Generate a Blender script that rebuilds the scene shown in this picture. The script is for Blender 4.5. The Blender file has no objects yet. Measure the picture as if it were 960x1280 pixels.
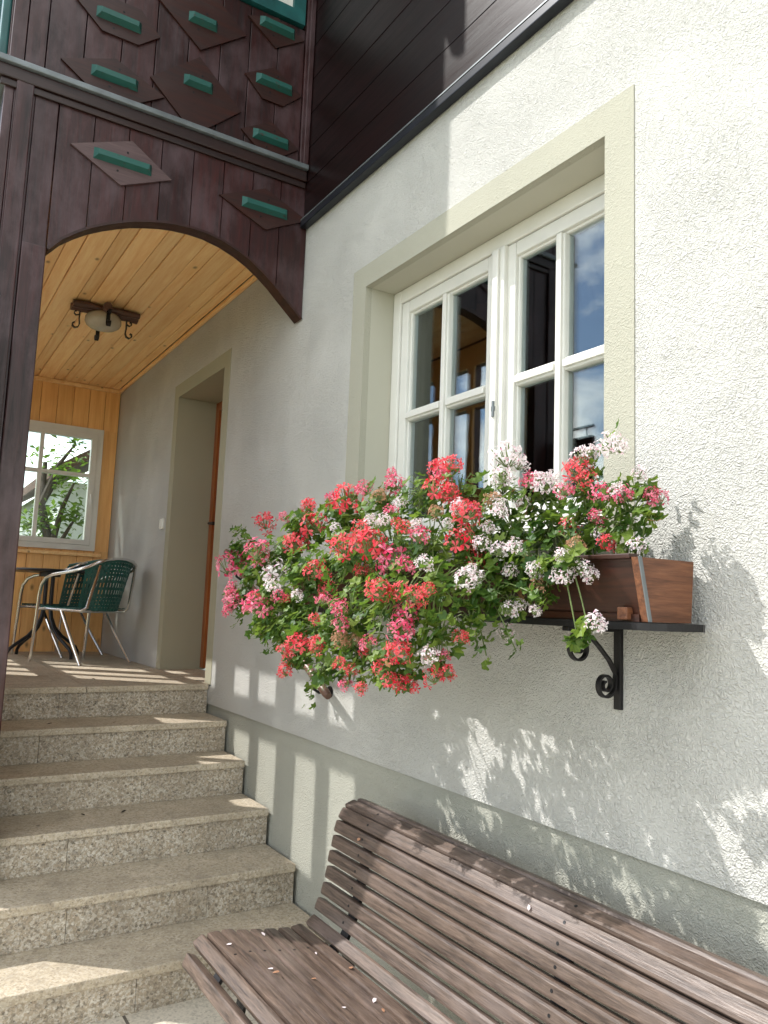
import bpy, bmesh, math, random
from mathutils import Vector, Matrix, noise
from math import radians as R, pi, sin, cos

S = bpy.context.scene
COL = S.collection

# ------------------------------------------------------------------ camera
cam_d = bpy.data.cameras.new('camera')
cam = bpy.data.objects.new('camera', cam_d)
COL.objects.link(cam)
cam_d.sensor_fit = 'AUTO'
cam_d.sensor_width = 36.0
cam_d.lens = 36.0 * 976.434 / 1280.0
cam_d.clip_start = 0.05
cam_d.clip_end = 1000
_yaw, _pit, _rol = 1.01219321, 0.120948153, 0.0376869194
_f = Vector((-sin(_yaw) * cos(_pit), cos(_yaw) * cos(_pit), sin(_pit)))
_r = Vector((cos(_yaw), sin(_yaw), 0))
_u = _r.cross(_f)
_r2 = _r * cos(_rol) + _u * sin(_rol)
_u2 = -_r * sin(_rol) + _u * cos(_rol)
cam.matrix_world = Matrix(((_r2.x, _u2.x, -_f.x, 0.0), (_r2.y, _u2.y, -_f.y, -1.72),
                           (_r2.z, _u2.z, -_f.z, 1.52), (0, 0, 0, 1)))
S.camera = cam

# ------------------------------------------------------------------ sky and sun
SUN_DIR = Vector((0.86, 1.0, -1.46)).normalized()
SUN_STRENGTH = 3.3
SKY_STRENGTH = 0.14
EXPOSURE = 0.77
elev = math.asin(-SUN_DIR.z)
azim = math.atan2(-SUN_DIR.x, -SUN_DIR.y)
world = bpy.data.worlds.new('World')
S.world = world
world.use_nodes = True
wt = world.node_tree
wt.nodes.clear()
w_out = wt.nodes.new('ShaderNodeOutputWorld')
w_bg = wt.nodes.new('ShaderNodeBackground')
w_sky = wt.nodes.new('ShaderNodeTexSky')
w_sky.sky_type = 'NISHITA'
w_sky.sun_disc = False
w_sky.sun_elevation = elev
w_sky.sun_rotation = azim
w_sky.air_density = 1.0
w_sky.dust_density = 0.3
w_sky.ozone_density = 2.0
w_bg.inputs['Strength'].default_value = SKY_STRENGTH
# cumulus clouds drifting over the sky
w_tc = wt.nodes.new('ShaderNodeTexCoord')
w_map = wt.nodes.new('ShaderNodeMapping')
w_map.inputs['Scale'].default_value = (1.0, 1.0, 2.2)
w_n = wt.nodes.new('ShaderNodeTexNoise')
w_n.inputs['Scale'].default_value = 3.1
w_n.inputs['Detail'].default_value = 8
w_n.inputs['Roughness'].default_value = 0.58
w_n.inputs['Distortion'].default_value = 0.25
w_r = wt.nodes.new('ShaderNodeValToRGB')
w_r.color_ramp.elements[0].position = 0.44
w_r.color_ramp.elements[1].position = 0.63
w_mix = wt.nodes.new('ShaderNodeMix')
w_mix.data_type = 'RGBA'
w_mix.inputs[7].default_value = (21.5, 21.0, 19.2, 1)
wl = wt.links.new
wl(w_tc.outputs['Generated'], w_map.inputs['Vector'])
wl(w_map.outputs['Vector'], w_n.inputs['Vector'])
wl(w_n.outputs['Fac'], w_r.inputs['Fac'])
wl(w_r.outputs['Color'], w_mix.inputs[0])
wl(w_sky.outputs['Color'], w_mix.inputs[6])
wl(w_mix.outputs[2], w_bg.inputs['Color'])
wl(w_bg.outputs['Background'], w_out.inputs['Surface'])

sun_d = bpy.data.lights.new('sun', 'SUN')
sun_d.energy = SUN_STRENGTH
sun_d.angle = R(0.5)
sun_d.color = (1.0, 0.965, 0.925)
sun = bpy.data.objects.new('sun', sun_d)
COL.objects.link(sun)
sun.location = (-8, -9, 14)
sun.rotation_euler = SUN_DIR.to_track_quat('-Z', 'Y').to_euler()

S.view_settings.view_transform = 'Standard'
S.view_settings.look = 'None'
S.view_settings.exposure = EXPOSURE
S.view_settings.gamma = 1.0
S.render.engine = 'CYCLES'
S.cycles.max_bounces = 9
S.cycles.diffuse_bounces = 7
S.cycles.glossy_bounces = 4
S.cycles.transmission_bounces = 6
S.cycles.transparent_max_bounces = 12
S.cycles.use_denoising = True

# ------------------------------------------------------------------ mesh helpers
class MB:
    """Collects shapes in world coordinates and links them as one mesh object."""
    def __init__(self):
        self.v = []
        self.f = []
        self.m = []
    def add(self, vs, fs, mi=0):
        o = len(self.v)
        self.v += [tuple(p) for p in vs]
        for f in fs:
            self.f.append(tuple(i + o for i in f))
            self.m.append(mi)
    def box(self, x0, x1, y0, y1, z0, z1, mi=0, M=None, bev=0.0):
        if bev > 0:
            b = min(bev, abs(x1 - x0) * .45, abs(y1 - y0) * .45, abs(z1 - z0) * .45)
            bm = bmesh.new()
            r = bmesh.ops.create_cube(bm, size=1)
            for q in r['verts']:
                q.co = Vector((x0 + (q.co.x + .5) * (x1 - x0), y0 + (q.co.y + .5) * (y1 - y0), z0 + (q.co.z + .5) * (z1 - z0)))
            bmesh.ops.bevel(bm, geom=bm.edges[:], offset=b, segments=2, profile=.6, affect='EDGES')
            bm.verts.index_update()
            vs = [q.co.copy() for q in bm.verts]
            fs = [[q.index for q in f.verts] for f in bm.faces]
            bm.free()
        else:
            vs = [Vector((x, y, z)) for x in (x0, x1) for y in (y0, y1) for z in (z0, z1)]
            fs = [(0, 1, 3, 2), (4, 6, 7, 5), (0, 4, 5, 1), (2, 3, 7, 6), (0, 2, 6, 4), (1, 5, 7, 3)]
        if M is not None:
            vs = [M @ p for p in vs]
        self.add(vs, fs, mi)
    def prism(self, poly, axis, a, b, mi=0):
        """Extrude a 2D polygon along an axis: 'x' poly=(y,z), 'y' poly=(x,z), 'z' poly=(x,y)."""
        def P(p, t):
            return {'x': (t, p[0], p[1]), 'y': (p[0], t, p[1]), 'z': (p[0], p[1], t)}[axis]
        n = len(poly)
        vs = [P(p, a) for p in poly] + [P(p, b) for p in poly]
        fs = [tuple(range(n))[::-1], tuple(range(n, 2 * n))]
        fs += [(i, (i + 1) % n, n + (i + 1) % n, n + i) for i in range(n)]
        self.add(vs, fs, mi)
    def tube(self, pts, rad, n=10, mi=0, caps=True):
        pts = [Vector(p) for p in pts]
        k = len(pts)
        rr = rad if isinstance(rad, (list, tuple)) else [rad] * k
        vs, fs = [], []
        prev = None
        for i in range(k):
            t = (pts[min(i + 1, k - 1)] - pts[max(i - 1, 0)])
            if t.length < 1e-9:
                t = Vector((0, 0, 1))
            t.normalize()
            if prev is None:
                up = Vector((0, 0, 1)) if abs(t.z) < .9 else Vector((1, 0, 0))
                a = t.cross(up).normalized()
            else:
                a = (prev - t * prev.dot(t))
                a = a.normalized() if a.length > 1e-6 else t.orthogonal().normalized()
            prev = a
            b = t.cross(a)
            for j in range(n):
                an = 2 * pi * j / n
                vs.append(pts[i] + (a * cos(an) + b * sin(an)) * rr[i])
        for i in range(k - 1):
            for j in range(n):
                j2 = (j + 1) % n
                fs.append((i * n + j, i * n + j2, (i + 1) * n + j2, (i + 1) * n + j))
        if caps:
            fs.append(tuple(range(n))[::-1])
            fs.append(tuple(range((k - 1) * n, k * n)))
        self.add(vs, fs, mi)
    def ribbon(self, pts, wide, thick, side):
        """A flat bar following pts; side = constant direction of its width."""
        pts = [Vector(p) for p in pts]
        side = Vector(side).normalized()
        k = len(pts)
        vs, fs = [], []
        for i in range(k):
            t = (pts[min(i + 1, k - 1)] - pts[max(i - 1, 0)]).normalized()
            nrm = t.cross(side).normalized()
            for a, b in ((-1, -1), (1, -1), (1, 1), (-1, 1)):
                vs.append(pts[i] + side * (a * wide / 2) + nrm * (b * thick / 2))
        for i in range(k - 1):
            for j in range(4):
                j2 = (j + 1) % 4
                fs.append((i * 4 + j, i * 4 + j2, (i + 1) * 4 + j2, (i + 1) * 4 + j))
        fs.append((3, 2, 1, 0))
        fs.append(tuple(range((k - 1) * 4, k * 4)))
        self.add(vs, fs)
    def lathe(self, prof, c, n=24, axis='z', mi=0):
        """prof = [(r, h)] revolved about the axis through c."""
        vs, fs = [], []
        c = Vector(c)
        for r, h in prof:
            for j in range(n):
                an = 2 * pi * j / n
                vs.append(c + Vector((r * cos(an), r * sin(an), h)))
        for i in range(len(prof) - 1):
            for j in range(n):
                j2 = (j + 1) % n
                fs.append((i * n + j, i * n + j2, (i + 1) * n + j2, (i + 1) * n + j))
        fs.append(tuple(range(n))[::-1])
        fs.append(tuple(range((len(prof) - 1) * n, len(prof) * n)))
        self.add(vs, fs, mi)
    def grid_wall(self, us, ws, holes, t0, t1, axis='y', mi=0):
        """Slab with rectangular openings; cells (i,j) in holes are left open. axis = thickness axis."""
        def P(u, t, w):
            return (u, t, w) if axis == 'y' else (t, u, w)
        nu, nw = len(us) - 1, len(ws) - 1
        solid = lambda i, j: 0 <= i < nu and 0 <= j < nw and (i, j) not in holes
        vid = {}
        vs, fs = [], []
        def V(i, j, k):
            if (i, j, k) not in vid:
                vid[(i, j, k)] = len(vs)
                vs.append(P(us[i], (t0, t1)[k], ws[j]))
            return vid[(i, j, k)]
        for i in range(nu):
            for j in range(nw):
                if not solid(i, j):
                    continue
                fs.append((V(i, j, 0), V(i + 1, j, 0), V(i + 1, j + 1, 0), V(i, j + 1, 0)))
                fs.append((V(i, j, 1), V(i, j + 1, 1), V(i + 1, j + 1, 1), V(i + 1, j, 1)))
                if not solid(i - 1, j): fs.append((V(i, j, 0), V(i, j + 1, 0), V(i, j + 1, 1), V(i, j, 1)))
                if not solid(i + 1, j): fs.append((V(i + 1, j, 0), V(i + 1, j, 1), V(i + 1, j + 1, 1), V(i + 1, j + 1, 0)))
                if not solid(i, j - 1): fs.append((V(i, j, 0), V(i, j, 1), V(i + 1, j, 1), V(i + 1, j, 0)))
                if not solid(i, j + 1): fs.append((V(i, j + 1, 0), V(i + 1, j + 1, 0), V(i + 1, j + 1, 1), V(i, j + 1, 1)))
        self.add(vs, fs, mi)
    def build(self, name, mats, parent=None, smooth=False, fix=True, at=None):
        me = bpy.data.meshes.new(name)
        org = Vector((0, 0, 0))
        p = parent
        while p is not None:
            org += p.location
            p = p.parent
        if at is not None:
            org += Vector(at)
        me.from_pydata([(x - org.x, y - org.y, z - org.z) for x, y, z in self.v], [], self.f)
        if not isinstance(mats, (list, tuple)):
            mats = [mats]
        for m in mats:
            me.materials.append(m)
        me.polygons.foreach_set('material_index', self.m)
        if smooth:
            me.polygons.foreach_set('use_smooth', [True] * len(me.polygons))
        me.update()
        if fix:
            bm = bmesh.new()
            bm.from_mesh(me)
            bmesh.ops.recalc_face_normals(bm, faces=bm.faces[:])
            bm.to_mesh(me)
            bm.free()
        if smooth == 'auto':
            try:
                me.set_sharp_from_angle(angle=R(35))
            except Exception:
                pass
        o = bpy.data.objects.new(name, me)
        COL.objects.link(o)
        if parent is not None:
            o.parent = parent
        if at is not None:
            o.location = at
        return o

def tag(o, label=None, cat=None, group=None, kind=None):
    if label: o['label'] = label
    if cat: o['category'] = cat
    if group: o['group'] = group
    if kind: o['kind'] = kind
    return o

def thing(name, loc, label, cat, group=None):
    o = bpy.data.objects.new(name, None)
    o.empty_display_size = .1
    COL.objects.link(o)
    o.location = loc
    return tag(o, label, cat, group)

def copy_tree(o, parent=None):
    c = o.copy()
    COL.objects.link(c)
    c.parent = parent
    for ch in list(o.children):
        copy_tree(ch, c)
    return c

# ------------------------------------------------------------------ materials
class NT:
    def __init__(self, name):
        self.mat = bpy.data.materials.new(name)
        self.mat.use_nodes = True
        self.t = self.mat.node_tree
        self.b = self.t.nodes['Principled BSDF']
        self.out = self.t.nodes['Material Output']
        self._tc = None
    def n(self, typ, **kw):
        nd = self.t.nodes.new(typ)
        for k, v in kw.items():
            setattr(nd, k, v)
        return nd
    def l(self, a, b):
        self.t.links.new(a, b)
    def pos(self, scale=(1, 1, 1), rot=(0, 0, 0), loc=(0, 0, 0), coord='Object'):
        if self._tc is None:
            self._tc = self.n('ShaderNodeTexCoord')
        m = self.n('ShaderNodeMapping')
        m.inputs['Scale'].default_value = scale
        m.inputs['Rotation'].default_value = rot
        m.inputs['Location'].default_value = loc
        self.l(self._tc.outputs[coord], m.inputs['Vector'])
        return m.outputs['Vector']
    def noise(self, vec, scale, detail=4, rough=.55, dist=0.0):
        nd = self.n('ShaderNodeTexNoise')
        nd.inputs['Scale'].default_value = scale
        nd.inputs['Detail'].default_value = detail
        nd.inputs['Roughness'].default_value = rough
        nd.inputs['Distortion'].default_value = dist
        self.l(vec, nd.inputs['Vector'])
        return nd.outputs['Fac']
    def voro(self, vec, scale, feature='F1', out='Distance', rnd=1.0):
        nd = self.n('ShaderNodeTexVoronoi', feature=feature)
        nd.inputs['Scale'].default_value = scale
        nd.inputs['Randomness'].default_value = rnd
        self.l(vec, nd.inputs['Vector'])
        return nd.outputs[out]
    def ramp(self, fac, stops):
        nd = self.n('ShaderNodeValToRGB')
        cr = nd.color_ramp
        while len(cr.elements) < len(stops):
            cr.elements.new(.5)
        for e, (p, c) in zip(cr.elements, stops):
            e.position = p
            e.color = (c[0], c[1], c[2], 1) if isinstance(c, (tuple, list)) else (c, c, c, 1)
        self.l(fac, nd.inputs['Fac'])
        return nd.outputs['Color']
    def mix(self, fac, a, b, mode='MIX'):
        nd = self.n('ShaderNodeMix', data_type='RGBA', blend_type=mode)
        for s, v in ((0, fac), (6, a), (7, b)):
            if hasattr(v, 'is_output'):
                self.l(v, nd.inputs[s])
            elif isinstance(v, (tuple, list)):
                nd.inputs[s].default_value = (v[0], v[1], v[2], 1)
            else:
                nd.inputs[s].default_value = v
        return nd.outputs[2]
    def math(self, op, a, b=0.0):
        nd = self.n('ShaderNodeMath', operation=op)
        for s, v in ((0, a), (1, b)):
            if hasattr(v, 'is_output'):
                self.l(v, nd.inputs[s])
            else:
                nd.inputs[s].default_value = v
        return nd.outputs[0]
    def island(self):
        return self.n('ShaderNodeNewGeometry').outputs['Random Per Island']
    def bump(self, h, strength=.3, dist=.01, prev=None):
        nd = self.n('ShaderNodeBump')
        nd.inputs['Strength'].default_value = strength
        nd.inputs['Distance'].default_value = dist
        self.l(h, nd.inputs['Height'])
        if prev is not None:
            self.l(prev, nd.inputs['Normal'])
        return nd.outputs['Normal']
    def set(self, col=None, rough=None, normal=None, **kw):
        for k, v in (('Base Color', col), ('Roughness', rough), ('Normal', normal)):
            if v is None:
                continue
            if hasattr(v, 'is_output'):
                self.l(v, self.b.inputs[k])
            elif isinstance(v, (tuple, list)):
                self.b.inputs[k].default_value = (v[0], v[1], v[2], 1)
            else:
                self.b.inputs[k].default_value = v
        for k, v in kw.items():
            self.b.inputs[k].default_value = v
        return self.mat

def plain(name, col, rough=.5, metal=0.0, var=.12, bump=0.0, spec=.5):
    t = NT(name)
    p = t.pos()
    a = t.noise(p, 9, 5)
    c0 = tuple(x * (1 - var) for x in col)
    c1 = tuple(min(1, x * (1 + var)) for x in col)
    c = t.ramp(a, [(.3, c0), (.7, c1)])
    nrm = t.bump(t.noise(p, 120, 4), bump, .003) if bump else None
    t.set(c, rough, nrm)
    t.b.inputs['Metallic'].default_value = metal
    t.b.inputs['Specular IOR Level'].default_value = spec
    return t.mat

def stucco(name, col, size=1.0, strength=.7, depth=.004, tint=.05):
    """Rough-cast plaster: curled trowel ridges and grains."""
    t = NT(name)
    p = t.pos()
    big = t.noise(p, 1.3, 4)
    c = t.mix(big, tuple(x * (1 - tint) for x in col), tuple(min(1, x * (1 + tint * .4)) for x in col))
    stain = t.noise(t.pos((2.5, 2.5, .5)), 2.2, 5, .6)
    c = t.mix(t.math('MULTIPLY', t.math('SUBTRACT', stain, .45), .35), c, tuple(x * .8 for x in col))
    worm = t.noise(p, 58 / size, 2, .5, .9)
    ridge = t.math('ABSOLUTE', t.math('SUBTRACT', worm, .5))
    ridge = t.ramp(ridge, [(.0, 0.0), (.22, 1.0)])
    grain = t.voro(p, 150 / size)
    fine = t.noise(p, 260 / size, 3)
    h = t.math('ADD', t.math('MULTIPLY', ridge, .75), t.math('ADD', t.math('MULTIPLY', grain, .5), t.math('MULTIPLY', fine, .45)))
    amp = t.ramp(t.noise(p, 3.2, 3), [(.3, .45), (.7, 1.0)])
    h = t.math('MULTIPLY', h, amp)
    t.set(c, .9, t.bump(h, strength, depth))
    t.b.inputs['Specular IOR Level'].default_value = .2
    return t.mat

def timber(name, dark, light, axis='z', rough=(.3, .5), var=.5, grain=1.0, knots=None, bump=.25, spec=.5, wear=None):
    """Wood with grain running along an axis; each board (mesh island) gets its own tone and offset."""
    t = NT(name)
    isl = t.island()
    sc = {'x': (.07, 1, 1), 'y': (1, .07, 1), 'z': (1, 1, .07)}[axis]
    p0 = t.pos(sc)
    off = t.n('ShaderNodeVectorMath', operation='MULTIPLY_ADD')
    cmb = t.n('ShaderNodeCombineXYZ')
    for i in range(3):
        t.l(isl, cmb.inputs[i])
    t.l(cmb.outputs[0], off.inputs[0])
    off.inputs[1].default_value = (13.7, 7.3, 19.1)
    t.l(p0, off.inputs[2])
    p = off.outputs[0]
    g1 = t.noise(p, 34 * grain, 6, .62, .5)
    g2 = t.noise(p, 130 * grain, 4, .6)
    g = t.math('ADD', t.math('MULTIPLY', g1, .68), t.math('MULTIPLY', g2, .32))
    c = t.ramp(g, [(.34, dark), (.66, light)])
    tone = t.math('ADD', t.math('MULTIPLY', isl, var), 1 - var / 2)
    c = t.mix(1.0, c, t.ramp(t.math('MULTIPLY', tone, .5), [(0, 0.0), (1, 2.0)]), 'MULTIPLY')
    if wear:
        w = t.noise(t.pos({'x': (.5, 1, 1), 'y': (1, .5, 1), 'z': (1, 1, .5)}[axis]), 4.5, 6, .65)
        w = t.ramp(w, [(wear[1], 0.0), (wear[2], 1.0)])
        c = t.mix(t.math('MULTIPLY', w, wear[3]), c, wear[0])
    if knots:
        ks = {'x': (.55, 1, 1), 'y': (1, .55, 1), 'z': (1, 1, .55)}[axis]
        kp = t.pos(ks)
        ko = t.n('ShaderNodeVectorMath', operation='MULTIPLY_ADD')
        t.l(cmb.outputs[0], ko.inputs[0])
        ko.inputs[1].default_value = (5.1, 9.7, 3.3)
        t.l(kp, ko.inputs[2])
        kd = t.voro(ko.outputs[0], knots)
        k = t.ramp(kd, [(.05, 1.0), (.08, .5), (.13, 0.0)])
        c = t.mix(t.math('MULTIPLY', k, .85), c, tuple(x * .28 for x in dark))
    r = t.ramp(g, [(.3, rough[1]), (.7, rough[0])])
    t.set(c, r, t.bump(g, bump, .004))
    t.b.inputs['Specular IOR Level'].default_value = spec
    return t.mat

def granite(name, base, dark, pale, warm, wet=.0):
    t = NT(name)
    p = t.pos()
    isl = t.island()
    v1 = t.voro(p, 95, out='Color')
    sep = t.n('ShaderNodeSeparateColor')
    t.l(v1, sep.inputs[0])
    v2 = t.voro(p, 190, out='Color')
    sep2 = t.n('ShaderNodeSeparateColor')
    t.l(v2, sep2.inputs[0])
    c = t.ramp(sep.outputs[0], [(.0, dark), (.22, base), (.55, warm), (.80, pale)])
    c2 = t.ramp(sep2.outputs[1], [(.0, tuple(x * .5 for x in dark)), (.25, base), (.7, warm), (.9, pale)])
    c = t.mix(.5, c, c2)
    blot = t.noise(p, 3.5, 5, .6)
    c = t.mix(t.ramp(blot, [(.35, 0.0), (.75, .6)]), c, tuple(a * .5 for a in warm))
    blot2 = t.noise(t.pos((1, 1, 2.5)), 11, 6, .65)
    c = t.mix(t.ramp(blot2, [(.52, 0.0), (.72, .45)]), c, tuple(a * .45 for a in base))
    tone = t.math('ADD', t.math('MULTIPLY', isl, .22), .89)
    c = t.mix(1.0, c, t.ramp(t.math('MULTIPLY', tone, .5), [(0, 0.0), (1, 2.0)]), 'MULTIPLY')
    t.set(c, .62, t.bump(t.noise(p, 210, 4), .35, .002))
    return t.mat

def glass_pane(name, tint=(.92, .97, .95), boost=1.0):
    t = NT(name)
    t.t.nodes.remove(t.b)
    tr = t.n('ShaderNodeBsdfTransparent')
    tr.inputs['Color'].default_value = (*tint, 1)
    gl = t.n('ShaderNodeBsdfGlossy')
    gl.inputs['Roughness'].default_value = .0
    gl.inputs['Color'].default_value = (.95, .98, 1, 1)
    fr = t.n('ShaderNodeFresnel')
    fr.inputs['IOR'].default_value = 1.55
    bp = t.bump(t.noise(t.pos(), 3.0, 2), .015, .02)
    t.l(bp, gl.inputs['Normal'])
    fac = t.math('MINIMUM', t.math('MULTIPLY', fr.outputs[0], boost), .95)
    mx = t.n('ShaderNodeMixShader')
    t.l(fac, mx.inputs[0])
    t.l(tr.outputs[0], mx.inputs[1])
    t.l(gl.outputs[0], mx.inputs[2])
    t.l(mx.outputs[0], t.out.inputs['Surface'])
    return t.mat

def leafy(name, a, b, c, trans=.35, rough=.45):
    t = NT(name)
    isl = t.island()
    col = t.ramp(isl, [(.05, a), (.5, b), (.95, c)])
    v = t.noise(t.pos(), 45, 3)
    col = t.mix(t.math('MULTIPLY', v, .4), col, tuple(x * .6 for x in a))
    t.set(col, rough)
    t.b.inputs['Specular IOR Level'].default_value = .35
    tl = t.n('ShaderNodeBsdfTranslucent')
    hs = t.mix(.5, col, (.25, .42, .05))
    t.l(hs, tl.inputs['Color'])
    mx = t.n('ShaderNodeMixShader')
    mx.inputs[0].default_value = trans
    t.l(t.b.outputs[0], mx.inputs[1])
    t.l(tl.outputs[0], mx.inputs[2])
    t.l(mx.outputs[0], t.out.inputs['Surface'])
    return t.mat

def petal_mat(name, a, b, trans=.42):
    t = NT(name)
    isl = t.island()
    col = t.ramp(isl, [(.1, a), (.9, b)])
    t.set(col, .55)
    t.b.inputs['Specular IOR Level'].default_value = .25
    tl = t.n('ShaderNodeBsdfTranslucent')
    t.l(col, tl.inputs['Color'])
    mx = t.n('ShaderNodeMixShader')
    mx.inputs[0].default_value = trans
    t.l(t.b.outputs[0], mx.inputs[1])
    t.l(tl.outputs[0], mx.inputs[2])
    t.l(mx.outputs[0], t.out.inputs['Surface'])
    return t.mat

M = {}
M['stucco'] = stucco('white_stucco', (.55, .547, .515), .72, .85, .0085, .10)
M['plaster'] = stucco('smooth_plaster', (.78, .77, .70), .8, .25, .002)
M['surround'] = stucco('beige_plaster', (.385, .378, .31), .8, .6, .004)
M['reveal'] = stucco('reveal_plaster', (.46, .45, .375), .6, .15, .0015)
M['door_plaster'] = stucco('olive_plaster', (.36, .345, .255), .6, .15, .0015)
M['plinth'] = stucco('grey_plinth_plaster', (.39, .39, .335), .8, .7, .007, .14)
M['dark_wood'] = timber('dark_stained_boards', (.009, .002, .002), (.046, .0105, .009), 'z', (.28, .48), .7, bump=.3,
                        wear=((.10, .064, .072), .45, .68, .72))
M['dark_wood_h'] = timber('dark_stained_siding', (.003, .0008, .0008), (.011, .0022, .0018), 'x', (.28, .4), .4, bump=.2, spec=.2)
M['dark_wood_y'] = timber('dark_stained_rail', (.010, .004, .004), (.03, .012, .009), 'y', (.3, .5), .3, bump=.2)
M['plaque'] = timber('stained_plaque', (.011, .003, .002), (.040, .010, .006), 'y', (.3, .5), .5, bump=.2,
                     wear=((.07, .04, .035), .5, .75, .4))
M['pale_plaque'] = timber('weathered_plaque', (.06, .034, .035), (.12, .075, .075), 'y', (.35, .5), .2, bump=.15)
M['pine_x'] = timber('knotty_pine_ceiling', (.80, .45, .175), (.95, .68, .33), 'x', (.35, .5), .22, .6, knots=8.0, bump=.1)
M['pine_z'] = timber('knotty_pine_wall', (.72, .37, .12), (.90, .55, .21), 'z', (.35, .5), .2, .6, knots=6.0, bump=.1)
M['door_wood'] = timber('varnished_door', (.22, .06, .015), (.40, .13, .035), 'z', (.3, .45), .2, bump=.1)
M['bench_wood'] = timber('weathered_bench_slats', (.018, .010, .007), (.150, .105, .080), 'x', (.32, .56), .8, 2.4, bump=.5,
                         wear=((.22, .175, .158), .48, .74, .5))
M['box_wood'] = timber('flower_box_boards', (.010, .003, .002), (.050, .014, .006), 'x', (.3, .5), .5, 1.0, bump=.3)  # darker than the end boards: shade from the foliage put into the colour
M['box_end'] = timber('flower_box_end_board', (.06, .02, .009), (.21, .082, .036), 'y', (.4, .6), .2, 1.6, bump=.5)
M['rail_wood'] = timber('handrail_wood', (.07, .036, .024), (.19, .11, .075), 'x', (.3, .5), .2, bump=.2)
M['log_wood'] = timber('lamp_logs', (.05, .022, .014), (.15, .075, .05), 'y', (.5, .7), .4, bump=.6)
def worn_paint(name, col, under):
    t = NT(name)
    c = t.mix(t.noise(t.pos(), 7, 5), tuple(x * .6 for x in col), tuple(x * 1.25 for x in col))
    chip = t.ramp(t.noise(t.pos((1, .4, 1)), 60, 6, .7), [(.60, 0.0), (.66, 1.0)])
    c = t.mix(t.math('MULTIPLY', chip, .8), c, under)
    t.set(c, .45, t.bump(t.noise(t.pos((1, .15, 1)), 120, 4), .3, .003))
    return t.mat
M['green_paint'] = worn_paint('green_painted_wood', (.014, .092, .078), (.05, .028, .02))
M['teal_paint'] = plain('teal_painted_wood', (.012, .085, .085), .4, 0, .3, .2)
M['white_paint'] = plain('white_window_paint', (.68, .675, .63), .35, 0, .04, .05)
M['iron'] = plain('black_wrought_iron', (.012, .011, .012), .45, .3, .3, .4)
M['drip_metal'] = plain('dark_sheet_metal', (.012, .014, .020), .3, .2, .3)
M['grey_metal'] = plain('grey_zinc_sheet', (.16, .18, .19), .4, .4, .25)
M['alu'] = plain('polished_aluminium', (.75, .75, .74), .22, 1.0, .05)
M['black_paint'] = plain('black_table_paint', (.012, .014, .018), .3, 0, .2)
M['weave'] = plain('green_plastic_weave', (.008, .075, .062), .4, 0, .35)
M['granite'] = granite('granite_risers', (.34, .295, .225), (.05, .04, .032), (.66, .62, .54), (.42, .34, .24))
M['granite_top'] = granite('granite_treads', (.45, .385, .285), (.22, .18, .13), (.60, .54, .44), (.50, .42, .30))
M['glass'] = glass_pane('window_glass', boost=1.35)
M['clear_glass'] = glass_pane('clear_glass', boost=.7)
M['frost'] = plain('frosted_lamp_glass', (.42, .385, .30), .25, 0, .12)
M['soil'] = plain('potting_soil', (.035, .025, .018), .95, 0, .4, .8)
M['leaf'] = leafy('geranium_leaves', (.034, .09, .016), (.085, .165, .024), (.21, .29, .045), .36)
M['leaf_dry'] = plain('dried_leaf', (.30, .16, .06), .8, 0, .3)
M['stem'] = plain('green_stems', (.13, .18, .055), .6, 0, .3)
M['coral'] = petal_mat('coral_petals', (.70, .022, .050), (.84, .20, .21))
M['pink'] = petal_mat('pink_petals', (.72, .045, .14), (.87, .34, .44))
M['white'] = petal_mat('white_petals', (.86, .74, .78), (.90, .87, .87))
M['magenta'] = petal_mat('magenta_markings', (.55, .06, .22), (.65, .12, .30))
M['faded'] = petal_mat('faded_petals', (.42, .22, .13), (.55, .32, .2))
M['tree_leaf'] = leafy('tree_leaves', (.05, .10, .012), (.11, .19, .025), (.20, .30, .05), .5)
M['bark'] = plain('tree_bark', (.075, .055, .042), .9, 0, .4, .8)
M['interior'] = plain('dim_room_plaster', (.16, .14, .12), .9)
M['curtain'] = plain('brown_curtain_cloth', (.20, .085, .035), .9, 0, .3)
M['roof'] = plain('brown_roof_tiles', (.14, .07, .05), .8, 0, .3, .5)
M['neighbour'] = plain('white_render', (.80, .80, .78), .9, 0, .05, .3)
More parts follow.
